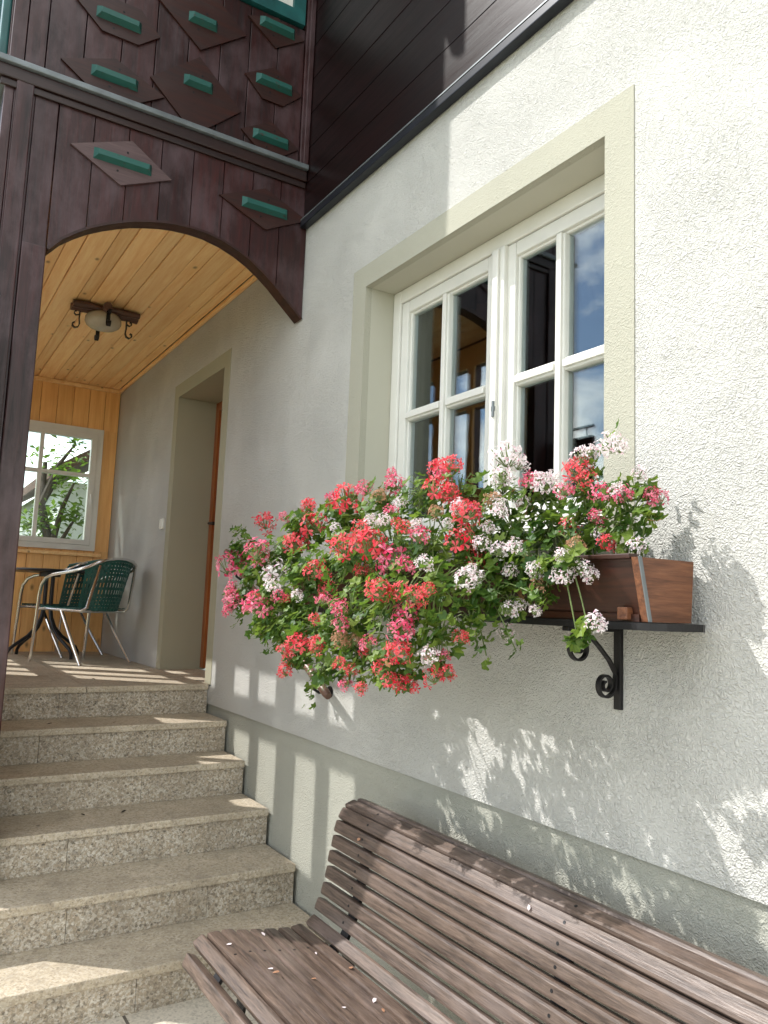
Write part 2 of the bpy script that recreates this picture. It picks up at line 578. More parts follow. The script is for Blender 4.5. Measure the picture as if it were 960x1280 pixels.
BLOBS = [(-3.045,-0.492,1.724,0.067), (-2.855,-0.574,1.532,0.054), (-2.648,-0.566,1.443,0.053), (-2.713,-0.496,1.681,0.092), (-2.521,-0.559,1.517,0.091), (-2.633,-0.425,1.797,0.079), (-2.366,-0.518,1.615,0.103), (-2.257,-0.550,1.445,0.089), (-2.174,-0.550,1.318,0.061), (-2.363,-0.406,1.815,0.089), (-2.155,-0.486,1.664,0.107), (-2.029,-0.550,1.490,0.096), (-1.995,-0.550,1.357,0.067), (-2.150,-0.377,1.849,0.084), (-1.973,-0.454,1.709,0.108), (-1.813,-0.550,1.540,0.100), (-1.766,-0.550,1.423,0.087), (-1.780,-0.550,1.338,0.044), (-1.973,-0.343,1.862,0.085), (-1.806,-0.426,1.703,0.103), (-1.655,-0.517,1.564,0.088), (-1.638,-0.513,1.452,0.071), (-1.634,-0.513,1.377,0.031), (-1.858,-0.290,1.861,0.083), (-1.742,-0.333,1.730,0.096), (-1.650,-0.389,1.601,0.078), (-1.627,-0.424,1.495,0.047), (-1.737,-0.222,1.861,0.076), (-1.677,-0.241,1.756,0.092), (-1.622,-0.258,1.640,0.076), (-1.605,-0.306,1.547,0.044), (-1.624,-0.170,1.839,0.070), (-1.591,-0.170,1.745,0.078), (-1.456,-0.300,1.630,0.038), (-1.473,-0.170,1.835,0.062), (-1.458,-0.170,1.759,0.070), (-1.449,-0.170,1.697,0.035), (-1.350,-0.170,1.813,0.051), (-1.342,-0.170,1.740,0.055), (-1.275,-0.170,1.831,0.029), (-1.292,-0.170,1.692,0.025), (-1.258,-0.170,1.764,0.029), (-1.334,-0.300,1.488,0.026), (-1.367,-0.300,1.458,0.018), (-1.539,-0.300,1.657,0.056), (-1.450,-0.300,1.622,0.046), (-1.599,-0.263,1.585,0.049), (-1.387,-0.300,1.653,0.037), (-1.484,-0.300,1.569,0.029), (-1.670,-0.327,1.660,0.076), (-1.617,-0.360,1.549,0.056), (-2.539,-0.560,1.425,0.057), (-2.375,-0.552,1.353,0.049), (-2.422,-0.554,1.465,0.077), (-2.833,-0.530,1.633,0.063), (-2.096,-0.550,1.416,0.074), (-1.882,-0.550,1.339,0.055)]
HEADS = [(-2.303,-0.434,1.879,0.046,'c'), (-2.614,-0.419,1.884,0.027,'c'), (-3.001,-0.426,1.847,0.044,'c'), (-2.551,-0.424,1.809,0.044,'c'), (-2.600,-0.471,1.738,0.039,'c'), (-2.684,-0.585,1.701,0.045,'p'), (-3.062,-0.541,1.662,0.051,'p'), (-2.821,-0.620,1.525,0.034,'p'), (-2.868,-0.621,1.479,0.022,'p'), (-2.514,-0.652,1.508,0.048,'p'), (-2.642,-0.526,1.624,0.042,'w'), (-2.470,-0.613,1.576,0.028,'w'), (-2.437,-0.599,1.541,0.025,'p'), (-2.234,-0.621,1.393,0.036,'c'), (-2.118,-0.616,1.390,0.022,'c'), (-2.371,-0.602,1.366,0.024,'c'), (-2.384,-0.592,1.295,0.022,'c'), (-2.181,-0.596,1.474,0.020,'c'), (-2.264,-0.553,1.627,0.034,'c'), (-2.272,-0.507,1.564,0.029,'c'), (-2.082,-0.564,1.696,0.034,'c'), (-1.981,-0.560,1.739,0.033,'c'), (-1.932,-0.557,1.695,0.039,'c'), (-1.893,-0.509,1.653,0.039,'p'), (-1.773,-0.541,1.632,0.028,'p'), (-2.052,-0.513,1.630,0.024,'c'), (-1.972,-0.629,1.512,0.025,'p'), (-1.966,-0.624,1.465,0.021,'p'), (-1.755,-0.634,1.561,0.028,'c'), (-1.719,-0.587,1.563,0.023,'c'), (-1.622,-0.602,1.550,0.028,'c'), (-1.594,-0.588,1.565,0.018,'c'), (-1.717,-0.575,1.494,0.032,'p'), (-1.696,-0.598,1.458,0.029,'p'), (-1.695,-0.604,1.403,0.029,'c'), (-1.931,-0.562,1.387,0.019,'c'), (-1.971,-0.616,1.357,0.019,'c'), (-1.941,-0.593,1.339,0.018,'c'), (-1.895,-0.589,1.293,0.018,'c'), (-1.747,-0.584,1.327,0.026,'c'), (-1.740,-0.537,1.319,0.022,'c'), (-1.636,-0.528,1.349,0.027,'c'), (-1.602,-0.513,1.364,0.019,'c'), (-2.091,-0.374,1.912,0.031,'p'), (-2.122,-0.372,1.953,0.016,'p'), (-2.165,-0.444,1.899,0.023,'p'), (-1.932,-0.317,1.945,0.037,'c'), (-1.859,-0.323,1.950,0.029,'c'), (-1.853,-0.375,1.870,0.036,'c'), (-1.812,-0.364,1.858,0.023,'c'), (-1.745,-0.513,1.715,0.028,'p'), (-1.688,-0.415,1.705,0.035,'c'), (-1.688,-0.400,1.781,0.035,'c'), (-1.675,-0.378,1.789,0.022,'p'), (-1.883,-0.495,1.762,0.016,'c'), (-1.951,-0.546,1.767,0.021,'w'), (-1.912,-0.524,1.771,0.019,'w'), (-1.962,-0.574,1.421,0.021,'f'), (-1.980,-0.615,1.433,0.021,'f'), (-2.659,-0.501,1.837,0.021,'p'), (-1.715,-0.231,1.964,0.043,'w'), (-1.693,-0.201,1.944,0.024,'w'), (-1.688,-0.272,1.899,0.025,'w'), (-1.461,-0.189,1.931,0.031,'w'), (-1.444,-0.177,1.948,0.022,'w'), (-1.349,-0.207,1.948,0.030,'w'), (-1.303,-0.224,1.932,0.019,'w'), (-1.277,-0.185,1.866,0.017,'w'), (-1.580,-0.216,1.875,0.029,'w'), (-1.629,-0.228,1.881,0.023,'p'), (-1.725,-0.400,1.800,0.022,'w'), (-1.637,-0.321,1.791,0.020,'w'), (-1.634,-0.386,1.698,0.024,'w'), (-1.598,-0.355,1.679,0.024,'w'), (-1.547,-0.347,1.690,0.021,'w'), (-1.577,-0.485,1.596,0.025,'w'), (-1.581,-0.437,1.604,0.017,'w'), (-1.403,-0.316,1.616,0.024,'w'), (-1.357,-0.295,1.629,0.024,'w'), (-1.353,-0.272,1.614,0.018,'w'), (-1.565,-0.346,1.525,0.021,'w'), (-1.608,-0.318,1.462,0.024,'w'), (-1.495,-0.319,1.524,0.015,'w'), (-1.558,-0.311,1.537,0.017,'w'), (-1.481,-0.233,1.846,0.026,'p'), (-1.474,-0.193,1.902,0.029,'c'), (-1.427,-0.203,1.869,0.022,'c'), (-1.367,-0.218,1.825,0.025,'p'), (-1.323,-0.216,1.827,0.021,'w'), (-1.307,-0.205,1.815,0.021,'p'), (-1.248,-0.150,1.807,0.023,'p'), (-1.247,-0.178,1.816,0.016,'p'), (-1.396,-0.210,1.773,0.015,'p'), (-1.565,-0.500,1.451,0.018,'c'), (-1.599,-0.450,1.625,0.017,'w'), (-1.645,-0.356,1.744,0.018,'w'), (-1.713,-0.441,1.753,0.018,'w'), (-1.765,-0.512,1.750,0.015,'w'), (-1.983,-0.424,1.834,0.020,'w'), (-1.751,-0.455,1.787,0.018,'f'), (-2.087,-0.436,1.868,0.020,'f'), (-1.581,-0.182,1.894,0.023,'w'), (-2.303,-0.468,1.778,0.019,'w'), (-2.325,-0.588,1.545,0.019,'w')]

rnd = random.Random(7)

# ================================================================== ground
def ground_mat():
    t = NT('lawn_grass')
    p = t.pos()
    c = t.ramp(t.noise(p, 1.2, 6, .6), [(.3, (.05, .085, .02)), (.55, (.085, .13, .03)), (.75, (.14, .16, .05))])
    t.set(c, .9, t.bump(t.noise(p, 60, 5), .8, .03))
    return t.mat
def paving_mat():
    t = NT('pale_granite_paving')
    p = t.pos()
    br = t.n('ShaderNodeTexBrick')
    br.offset = .5
    br.inputs['Scale'].default_value = 1.0
    br.inputs['Brick Width'].default_value = .62
    br.inputs['Row Height'].default_value = .42
    br.inputs['Mortar Size'].default_value = .006
    br.inputs['Color1'].default_value = (.54, .49, .40, 1)
    br.inputs['Color2'].default_value = (.58, .53, .44, 1)
    br.inputs['Mortar'].default_value = (.12, .10, .08, 1)
    t.l(p, br.inputs['Vector'])
    v = t.voro(p, 120, out='Color')
    sp = t.n('ShaderNodeSeparateColor')
    t.l(v, sp.inputs[0])
    c = t.mix(.6, br.outputs['Color'], t.ramp(sp.outputs[0], [(0, .5), (.4, .9), (1, 1.1)]), 'MULTIPLY')
    t.set(c, .7, t.bump(br.outputs['Fac'], -.4, .004))
    return t.mat
g = MB(); g.add([(-160, -160, -.03), (160, -160, -.03), (160, 160, -.03), (-160, 160, -.03)], [(0, 1, 2, 3)])
tag(g.build('ground', ground_mat(), fix=False), kind='structure')
g = MB(); g.box(-9.0, 6.0, -6.5, .3, -.025, -.008)
tag(g.build('pavement', paving_mat()), kind='structure')

# ================================================================== house
house = thing('house', (0, 0, 0), 'white roughcast house with a grey plinth and dark timber upper storey', 'house')
WX0, WX1 = -7.80, 4.5
SUR = (-3.093, -1.446, 1.66, 3.080)      # outer edge of the window surround
WIN = (-2.977, -1.556, 1.775, 2.975)     # window opening
DSU = (-5.840, -4.675, 1.00, 3.140)      # door surround
DOR = (-5.738, -4.780, 1.00, 3.038)
w = MB()
w.grid_wall([WX0, DSU[0], DSU[1], SUR[0], SUR[1], WX1], [.893, DSU[2], SUR[2], SUR[3], DSU[3], 3.60],
            {(1, 1), (1, 2), (1, 3), (3, 2)}, 0.0, .34)
w.build('wall', M['stucco'], house)
w = MB(); w.box(WX0, WX1, .014, .33, -.2, .8945)
w.build('plinth', M['plinth'], house)
e = .0006
w = MB(); w.grid_wall([SUR[0] - e, WIN[0], WIN[1], SUR[1] + e], [SUR[2] - e, WIN[2], WIN[3], SUR[3] + e], {(1, 1)}, -.003, .030)
w.build('window_surround', M['surround'], house)
w = MB(); w.grid_wall([SUR[0] - e, WIN[0] , WIN[1], SUR[1] + e], [SUR[2] - e, WIN[2], WIN[3], SUR[3] + e], {(1, 1)}, .030, .335)
w.build('window_reveal', M['reveal'], house)
w = MB(); w.grid_wall([DSU[0] - e, DOR[0], DOR[1], DSU[1] + e], [DSU[2] + .008, DOR[3], DSU[3] + e], {(1, 0)}, -.003, .335)
w.build('door_surround', M['door_plaster'], house)
w = MB(); w.box(DOR[0] + .002, DOR[1] - .002, -.0025, .29, .985, 1.0115, bev=.003)
w.build('threshold', M['granite_top'], house)
# entrance door, set deep in its reveal
w = MB()
y0 = .305
w.grid_wall([DOR[0] + .002, DOR[0] + .07, DOR[1] - .07, DOR[1] - .002], [1.022, 1.03, 2.97, DOR[3] - .002], {(1, 0), (1, 1)}, y0 - .01, y0 + .05)
door = w.build('entrance_door', M['door_wood'], house)
w = MB(); w.box(DOR[0] + .072, DOR[1] - .072, y0 + .012, y0 + .05, 1.028, 2.968)
for (a, b, c, d) in ((.10, .42, 1.15, 1.9), (.52, .84, 1.15, 1.9), (.10, .42, 2.05, 2.85), (.52, .84, 2.05, 2.85)):
    w.box(DOR[0] + .02 + a, DOR[0] + .02 + b, y0 - .004, y0 + .013, c, d, bev=.01)
w.build('door_leaf', M['door_wood'], door)
w = MB()
hx = DOR[0] + .125
w.box(hx - .02, hx + .02, y0 - .002, y0 + .0135, 1.93, 2.15, bev=.004)
w.tube([(hx, y0, 2.09), (hx, y0 - .05, 2.09), (hx + .01, y0 - .058, 2.09), (hx + .12, y0 - .06, 2.085)], .010, 10)
w.build('handle', M['iron'], door, smooth='auto')

# main casement window
def casement_frame(mb, x0, x1, z0, z1, y0, y1, wd):
    mb.box(x0, x0 + wd, y0, y1, z0, z1, bev=.006)
    mb.box(x1 - wd, x1, y0, y1, z0, z1, bev=.006)
    mb.box(x0 + wd, x1 - wd, y0 + .001, y1 - .001, z1 - wd, z1, bev=.006)
    mb.box(x0 + wd, x1 - wd, y0 + .001, y1 - .001, z0, z0 + wd, bev=.006)
w = MB()
casement_frame(w, WIN[0] + .001, WIN[1] - .001, WIN[2], WIN[3] - .001, .150, .235, .062)
win = w.build('window', M['white_paint'], house)
xm = -2.218
for k, (a, b) in enumerate(((WIN[0] + .066, xm - .028), (xm + .028, WIN[1] - .066))):
    w = MB()
    z0, z1 = WIN[2] + .066, WIN[3] - .066
    sy0, sy1 = .158, .215
    casement_frame(w, a, b, z0, z1, sy0, sy1, .054)
    # glazing bead step round the sash
    casement_frame(w, a + .052, b - .052, z0 + .052, z1 - .052, sy0 + .014, sy1 - .014, .012)
    mx = (a + b) / 2
    w.box(mx - .021, mx + .021, sy0 + .004, sy1 - .004, z0 + .06, z1 - .06, bev=.007)
    w.box(mx - .013, mx + .013, sy0 - .006, sy0 + .006, z0 + .06, z1 - .06, bev=.004)
    for (p, q) in ((a + .06, mx - .023), (mx + .023, b - .06)):
        w.box(p, q, sy0 + .004, sy1 - .004, 2.347, 2.393, bev=.007)
        w.box(p, q, sy0 - .006, sy0 + .006, 2.357, 2.383, bev=.004)
    w.build('sash', M['white_paint'], win)
    for (p, q) in ((a + .062, mx - .02), (mx + .02, b - .062)):
        for (c, d) in ((z0 + .062, 2.352), (2.388, z1 - .062)):
            w = MB(); w.box(p, q, .186, .190, c, d)
            w.build('pane', M['glass'], win)
w = MB()
w.box(xm - .040, xm + .040, .138, .178, WIN[2] + .063, WIN[3] - .063, bev=.009)
w.box(xm - .016, xm + .016, .126, .140, WIN[2] + .075, WIN[3] - .075, bev=.005)
w.build('meeting_stile', M['white_paint'], win)
w = MB(); w.tube([(xm + .008, .124, 2.24), (xm + .008, .124, 2.30)], .006, 8); w.box(xm + .0, xm + .016, .120, .128, 2.262, 2.280)
w.build('hinge', M['grey_metal'], win)
w = MB(); w.box(WIN[0] + .002, WIN[1] - .002, -.05, .15, WIN[2] - .02, WIN[2] - .001)
w.build('window_sill', M['grey_metal'], house)
# dim room behind the panes
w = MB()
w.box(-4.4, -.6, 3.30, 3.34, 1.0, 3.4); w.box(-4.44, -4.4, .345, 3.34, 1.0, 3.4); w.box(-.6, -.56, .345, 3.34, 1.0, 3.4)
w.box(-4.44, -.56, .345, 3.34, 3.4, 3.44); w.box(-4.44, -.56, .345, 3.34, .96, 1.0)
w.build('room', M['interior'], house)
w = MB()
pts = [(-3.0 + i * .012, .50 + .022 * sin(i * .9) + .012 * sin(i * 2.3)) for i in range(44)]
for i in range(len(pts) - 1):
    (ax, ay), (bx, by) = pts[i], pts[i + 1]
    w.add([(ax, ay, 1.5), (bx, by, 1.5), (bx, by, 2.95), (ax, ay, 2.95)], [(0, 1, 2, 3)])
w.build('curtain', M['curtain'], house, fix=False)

# timber storey over the white wall
w = MB()
z = 3.572
while z < 6.4:
    h = .20
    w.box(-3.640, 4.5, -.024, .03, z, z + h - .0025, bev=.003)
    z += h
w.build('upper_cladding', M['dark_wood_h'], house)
w = MB()
w.box(-3.640, 4.5, -.044, -.002, 3.520, 3.556, bev=.004)
w.build('drip_edge', M['drip_metal'], house)
w = MB()
w.prism([(-.046, 3.557), (-.046, 3.5625), (-.0255, 3.588), (-.0255, 3.582), (-.04, 3.557)], 'x', -3.640, 4.5)
w.build('flashing', M['grey_metal'], house)
w = MB()
w.box(-7.9, 4.9, .03, 5.2, 3.60, 6.4)
w.build('upper_storey', M['interior'], house)
w = MB()
w.prism([(-.55, 6.35), (2.6, 8.6), (5.8, 6.35), (5.8, 6.47), (2.6, 8.74), (-.55, 6.47)], 'x', -3.5, 5.0)
w.build('roof', M['roof'], house)
# little socket beside the door, a fly speck
w = MB()
w.box(-5.965, -5.875, -.018, .001, 2.045, 2.125, bev=.006)
w.box(-5.955, -5.920, -.022, -.016, 2.055, 2.115, bev=.003)
w.build('light_switch', M['white_paint'], house)

# ================================================================== porch
PX = -3.646
porch = thing('porch', (PX, -.75, 0), 'dark timber porch with an arched front and green studs on its balcony', 'porch')
ARCH = [(-1.272, 3.055), (-1.219, 3.119), (-1.160, 3.168), (-1.105, 3.207), (-1.035, 3.246), (-.967, 3.277), (-.905, 3.302), (-.839, 3.321),
        (-.770, 3.338), (-.704, 3.348), (-.620, 3.353), (-.542, 3.349), (-.455, 3.332), (-.369, 3.302), (-.300, 3.268), (-.231, 3.223),
        (-.170, 3.176), (-.112, 3.123), (-.060, 3.077), (-.002, 3.025)]
def arch_z(y):
    for (a, za), (b, zb) in zip(ARCH, ARCH[1:]):
        if a <= y <= b:
            return za + (zb - za) * (y - a) / (b - a)
    return None
w = MB()
edges = [-1.272 + i * .1587 for i in range(9)]
edges[-1] = -.002
for a, b in zip(edges, edges[1:]):
    g_ = .0022
    ys = sorted({a + g_, b - g_} | {y for y, _ in ARCH if a + g_ < y < b - g_})
    poly = [(y, arch_z(max(y, -1.272))) for y in ys] + [(b - g_, 3.80), (a + g_, 3.80)]
    w.prism(poly, 'x', PX - .045, PX)
w.build('arch_boards', M['dark_wood'], porch)
# smooth bent soffit strip lining the arch
w = MB()
n = len(ARCH)
vs = []
for i, (y, zz) in enumerate(ARCH):
    a, b = Vector(ARCH[max(i - 1, 0)]), Vector(ARCH[min(i + 1, n - 1)])
    t_ = (b - a).normalized()
    nx, nz = t_.y, -t_.x
    yi, zi = min(y + nx * .012, -.001), zz + nz * .012
    for x in (PX + .006, PX - .075):
        vs.append((x, y, zz - .0005)); vs.append((x, yi, zi))
fs = []
for i in range(n - 1):
    o, p = i * 4, (i + 1) * 4
    fs += [(o, p, p + 1, o + 1), (o + 2, o + 3, p + 3, p + 2), (o + 1, p + 1, p + 3, o + 3), (o, o + 2, p + 2, p)]
fs += [(0, 1, 3, 2), ((n - 1) * 4, (n - 1) * 4 + 2, (n - 1) * 4 + 3, (n - 1) * 4 + 1)]
w.add(vs, fs)
w.build('arch_lining', M['plaque'], porch)
# corner post: boards and a raised inner board
w = MB()
for a, b in ((-1.50, -1.462), (-1.4605, -1.374), (-1.3725, -1.2745)):
    w.box(PX - .045, PX, a, b, .326, 3.80, bev=.003)
w.box(PX - .16, PX - .046, -1.498, -1.374, .326, 3.80)
w.box(PX + .001, PX + .022, -1.455, -1.384, .326, 3.80, bev=.004)
w.build('post', M['dark_wood'], porch)
w = MB(); w.box(PX + .001, PX + .020, -1.374, -1.274, .326, 3.052, bev=.005)
w.build('pilaster', M['dark_wood'], porch)
# rail between porch and balcony
w = MB()
w.box(PX - .03, PX + .045, -1.62, -.026, 3.838, 3.866, bev=.006)
w.box(PX - 4.0, PX - .03, -1.62, -1.46, 3.838, 3.866, bev=.006)
w.build('rail', M['grey_metal'], porch)
w = MB()
w.box(PX - .03, PX + .026, -1.545, -.026, 3.778, 3.837, bev=.006)
w.box(PX - .002, PX + .014, -1.52, -.026, 3.745, 3.777, bev=.004)
w.build('rail_moulding', M['dark_wood_y'], porch)
# balcony front boards
w = MB()
y = -1.495
wd = [.062, .085, .16, .165, .158, .16, .165, .155, .16, .155, .085]
for k, d in enumerate(wd):
    b = min(y + d, -.07)
    if y >= -.075: break
    w.box(PX - .04, PX + (.004 if k == 0 else 0), y + .0022, b - .0022, 3.868, 6.3 if k in (0, 10) else 4.66, bev=.002)
    y += d
w.build('balcony_boards', M['dark_wood'], porch)
w = MB(); w.box(PX - .035, PX + .012, -.068, -.026, 3.868, 6.3, bev=.004)
w.box(PX + .013, PX + .034, -.056, -.026, 3.868, 6.3, bev=.004)
w.build('corner_trim', M['dark_wood'], porch)
w = MB(); w.box(PX - .04, PX - .004, -1.43, -.07, 5.72, 6.3)
w.build('gable_board', M['dark_wood'], porch)

def stud(mb, cy, cz, hw=.132, hh=.027, x0=0.0, d=.034):
    a, b = .018, .014
    vs = [(x0, cy - hw, cz - hh), (x0, cy + hw, cz - hh), (x0, cy + hw, cz + hh), (x0, cy - hw, cz + hh),
          (x0 + d, cy - hw + a, cz - hh + b), (x0 + d, cy + hw - a, cz - hh + b), (x0 + d, cy + hw - a, cz + hh - b), (x0 + d, cy - hw + a, cz + hh - b)]
    mb.add(vs, [(3, 2, 1, 0), (4, 5, 6, 7), (0, 1, 5, 4), (1, 2, 6, 5), (2, 3, 7, 6), (3, 0, 4, 7)])
PLQ = [  # (y, z, outline half sizes, stud half length)
    (-.979, 3.563, [(-.234, .008), (.036, .118), (.234, -.012), (.0, -.118)], .134),
    (-.253, 3.561, [(-.247, -.004), (0, .110), (.247, .006), (.012, -.113)], .128),
    (-1.050, 4.262, [(-.20, .028), (-.11, .10), (.10, .10), (.20, -.0), (.10, -.085), (-.07, -.085)], .105),
    (-.646, 4.470, [(-.235, .0), (0, .185), (.235, .0), (0, -.185)], .075),
    (-.242, 4.590, [(-.165, .0), (0, .062), (.165, .0), (.0, -.115)], .102),
    (-1.047, 3.962, [(-.24, .0), (0, .10), (.24, .0), (.10, -.093), (-.10, -.093)], .108),
    (-.648, 4.060, [(-.235, -.02), (0, .185), (.235, -.02), (.05, -.190), (-.05, -.190)], .075),
    (-.241, 4.262, [(-.165, .0), (0, .10), (.165, .0), (.06, -.10), (-.06, -.10)], .105),
    (-.243, 3.950, [(-.165, .0), (0, .10), (.165, .0), (.06, -.08), (-.06, -.08)], .102)]
dz = {3: -.03, 6: .036}
for i, (cy, cz, ol, hw) in enumerate(PLQ):
    w = MB()
    w.prism([(cy + a, cz + b) for a, b in ol], 'x', PX + .001, PX + .013)
    pq = w.build('plaque', M['pale_plaque'] if i == 0 else M['plaque'], porch)
    for sg in (-1, 1):
        w = MB()
        w.tube([(PX + .0125, cy + sg * .02, cz + dz.get(i, 0) + sg * .052), (PX + .0142, cy + sg * .02, cz + dz.get(i, 0) + sg * .052)], .0055, 10)
        w.build('nail', M['iron'], pq)
    w = MB()
    stud(w, cy + .002, cz + dz.get(i, 0), hw, .027, PX + .0135, .030)
    w.build('stud', M['green_paint'], pq)
# balcony window with a teal frame
w = MB()
bw = (-1.30, -.085, 4.672, 5.70)
w.grid_wall([bw[0], bw[0] + .07, -.73, -.66, bw[1] - .07, bw[1]], [bw[2], bw[2] + .075, bw[3] - .07, bw[3]], {(1, 1), (3, 1)}, PX - .05, PX + .022, axis='x')
bwin = w.build('balcony_window', M['teal_paint'], porch)
for a, b in ((bw[0] + .07, -.73), (-.66, bw[1] - .07)):
    w = MB(); w.grid_wall([a + .001, a + .04, b - .04, b - .001], [bw[2] + .076, bw[2] + .115, bw[3] - .11, bw[3] - .071], {(1, 1)}, PX - .04, PX + .004, axis='x')
    w.build('sash', M['white_paint'], bwin)
    w = MB(); w.box(PX - .022, PX - .018, a + .039, b - .039, bw[2] + .114, bw[3] - .109)
    w.build('pane', M['glass'], bwin)
# ceiling of the porch: pine boards running back to front
w = MB()
y = -1.415
k = 0
while y < -.03:
    d = (.128, .052)[k % 2] if k % 2 else .128
    d = .135 if k % 2 == 0 else .085
    b = min(y + d, -.026)
    w.box(-7.625, PX - .048, y + .002, b - .002, 3.500 + (.0 if k % 2 == 0 else .004), 3.522, bev=.005)
    y += d
    k += 1
w.build('ceiling', M['pine_x'], porch)
w = MB()
w.box(-7.60, PX - .05, -.026, -.003, 3.468, 3.499, bev=.006)
w.box(-7.624, -7.600, -1.41, -.003, 3.462, 3.499, bev=.006)
w.build('ceiling_moulding', M['pine_x'], porch)
w = MB()
w.box(-7.66, PX - .05, -1.50, -.002, 3.53, 3.74)
w.build('balcony_floor', M['dark_wood_h'], porch)
# back wall in upright pine boards, with its own window
BW = (-1.20, -.135, 1.935, 3.085)
w = MB()
y = -1.418
ys = []
while y < -.006:
    ys.append(y); y += .142
ys.append(-.004)
for a, b in zip(ys, ys[1:]):
    spans = [(1.015, 3.47)]
    segs = []
    if b <= BW[0] or a >= BW[1]:
        w.box(-7.662, -7.627, a + .0015, b - .0015, 1.0, 3.519, bev=.003)
    else:
        w.box(-7.662, -7.627, a + .0015, b - .0015, 1.0, BW[2], bev=.003)
        w.box(-7.662, -7.627, a + .0015, b - .0015, BW[3], 3.519, bev=.003)
        if a < BW[0]: w.box(-7.662, -7.627, a + .0015, BW[0], BW[2], BW[3])
        if b > BW[1]: w.box(-7.662, -7.627, BW[1], b - .0015, BW[2], BW[3])
w.build('back_wall', M['pine_z'], porch)
w = MB()
w.grid_wall([-1.50, BW[0], BW[1], -.001], [.0, BW[2], BW[3], 3.53], {(1, 1)}, -7.70, -7.6655, axis='x')
w.build('outer_wall', M['dark_wood'], porch)
w = MB()
w.box(-7.6265, -7.590, -1.30, -.075, 1.880, 1.912, bev=.006)
w.build('window_ledge', M['pine_x'], porch)
def grid_x(mb, ys, zs, holes, x0, x1):
    mb.grid_wall(ys, zs, holes, x0, x1, axis='x')
w = MB()
grid_x(w, [BW[0], BW[0] + .05, BW[1] - .05, BW[1]], [BW[2], BW[2] + .05, BW[3] - .05, BW[3]], {(1, 1)}, -7.665, -7.600)
pw = w.build('porch_window', M['white_paint'], porch)
w = MB()
a, b, c, d = BW[0] + .052, BW[1] - .052, BW[2] + .052, BW[3] - .052
ym = -.667
grid_x(w, [a, a + .055, ym - .016, ym + .016, b - .05, b], [c, c + .045, 2.620, 2.652, d - .05, d], {(1, 1), (1, 3), (3, 1), (3, 3)}, -7.655, -7.592)
w.build('sash', M['white_paint'], pw)
for (p, q) in ((a + .056, ym - .014), (ym + .014, b - .049)):
    for (r, s) in ((c + .044, 2.622), (2.650, d - .049)):
        w = MB(); w.box(-7.632, -7.628, p, q, r, s)
        w.build('pane', M['clear_glass'], pw)
w = MB(); w.box(-7.592, -7.584, b - .038, b - .014, 2.37, 2.47, bev=.004)
w.tube([(-7.585, b - .026, 2.45), (-7.560, b - .026, 2.45), (-7.552, b - .026, 2.44), (-7.550, b - .026, 2.36)], .008, 8)
w.build('handle', M['white_paint'], pw, smooth='auto')
# glazed side of the porch towards the garden
SX = [-7.66, -7.24, -6.97, -6.90, -6.62, -6.45, -6.18, -6.11, -5.83, -5.585, -5.304, -5.238, -4.955, -4.792, -4.518, -4.446, -4.161, PX - .162]
SZ = [.0, 1.22, 1.92, 2.10, 2.389, 3.005, 3.080, 3.328, 3.52]
op = {(i, j) for i in (1, 3, 5, 7, 9, 11, 13, 15) for j in (4, 6)} | {(i, j) for i in (1, 3, 5, 7) for j in (1, 3)}  # lower rear openings added so sun on the floor brightens the ceiling
w = MB(); w.grid_wall(SX, SZ, op, -1.498, -1.440)
w.build('side_wall', M['dark_wood'], porch)
w = MB(); w.grid_wall(SX, [1.015] + SZ[1:8] + [3.49], op, -1.4395, -1.4225)
w.build('side_lining', M['pine_z'], porch)
# enclosed balcony above
w = MB()
w.box(PX - 4.02, PX - .041, -1.498, -1.45, 3.868, 6.3)
w.box(PX - 4.02, PX - 3.97, -1.449, -.002, 3.743, 6.3)
w.build('balcony_side', M['dark_wood'], porch)
w = MB()
for x in (PX - .14, PX - .62, PX - 1.1):
    w.box(x - .05, x + .05, -1.535, -1.4985, 3.868, 6.2, bev=.008)
w.box(PX - 1.1, PX - .14, -1.525, -1.4985, 3.87, 3.98)
bs = w.build('side_window', M['teal_paint'], porch)
w = MB(); w.box(PX - 1.05, PX - .19, -1.506, -1.5, 3.985, 6.2)
w.build('pane', M['clear_glass'], bs)
w = MB()
n_ = 44
top = [(-1.50 + i * 1.47 / n_, 5.83 - .05 * abs(sin(i * pi / 4)) - .012 * rnd.random()) for i in range(n_ + 1)]
w.prism(top + [(-.03, 6.30), (-1.50, 6.30)], 'x', PX + .10, PX + .13)
w.build('shadow_verge', M['dark_wood'], porch)  # unseen board added to cast the jagged shadow edge on the cladding
w = MB(); w.box(PX - 4.05, PX + .14, -1.51, -.001, 6.31, 6.42)
w.build('roof', M['roof'], porch)

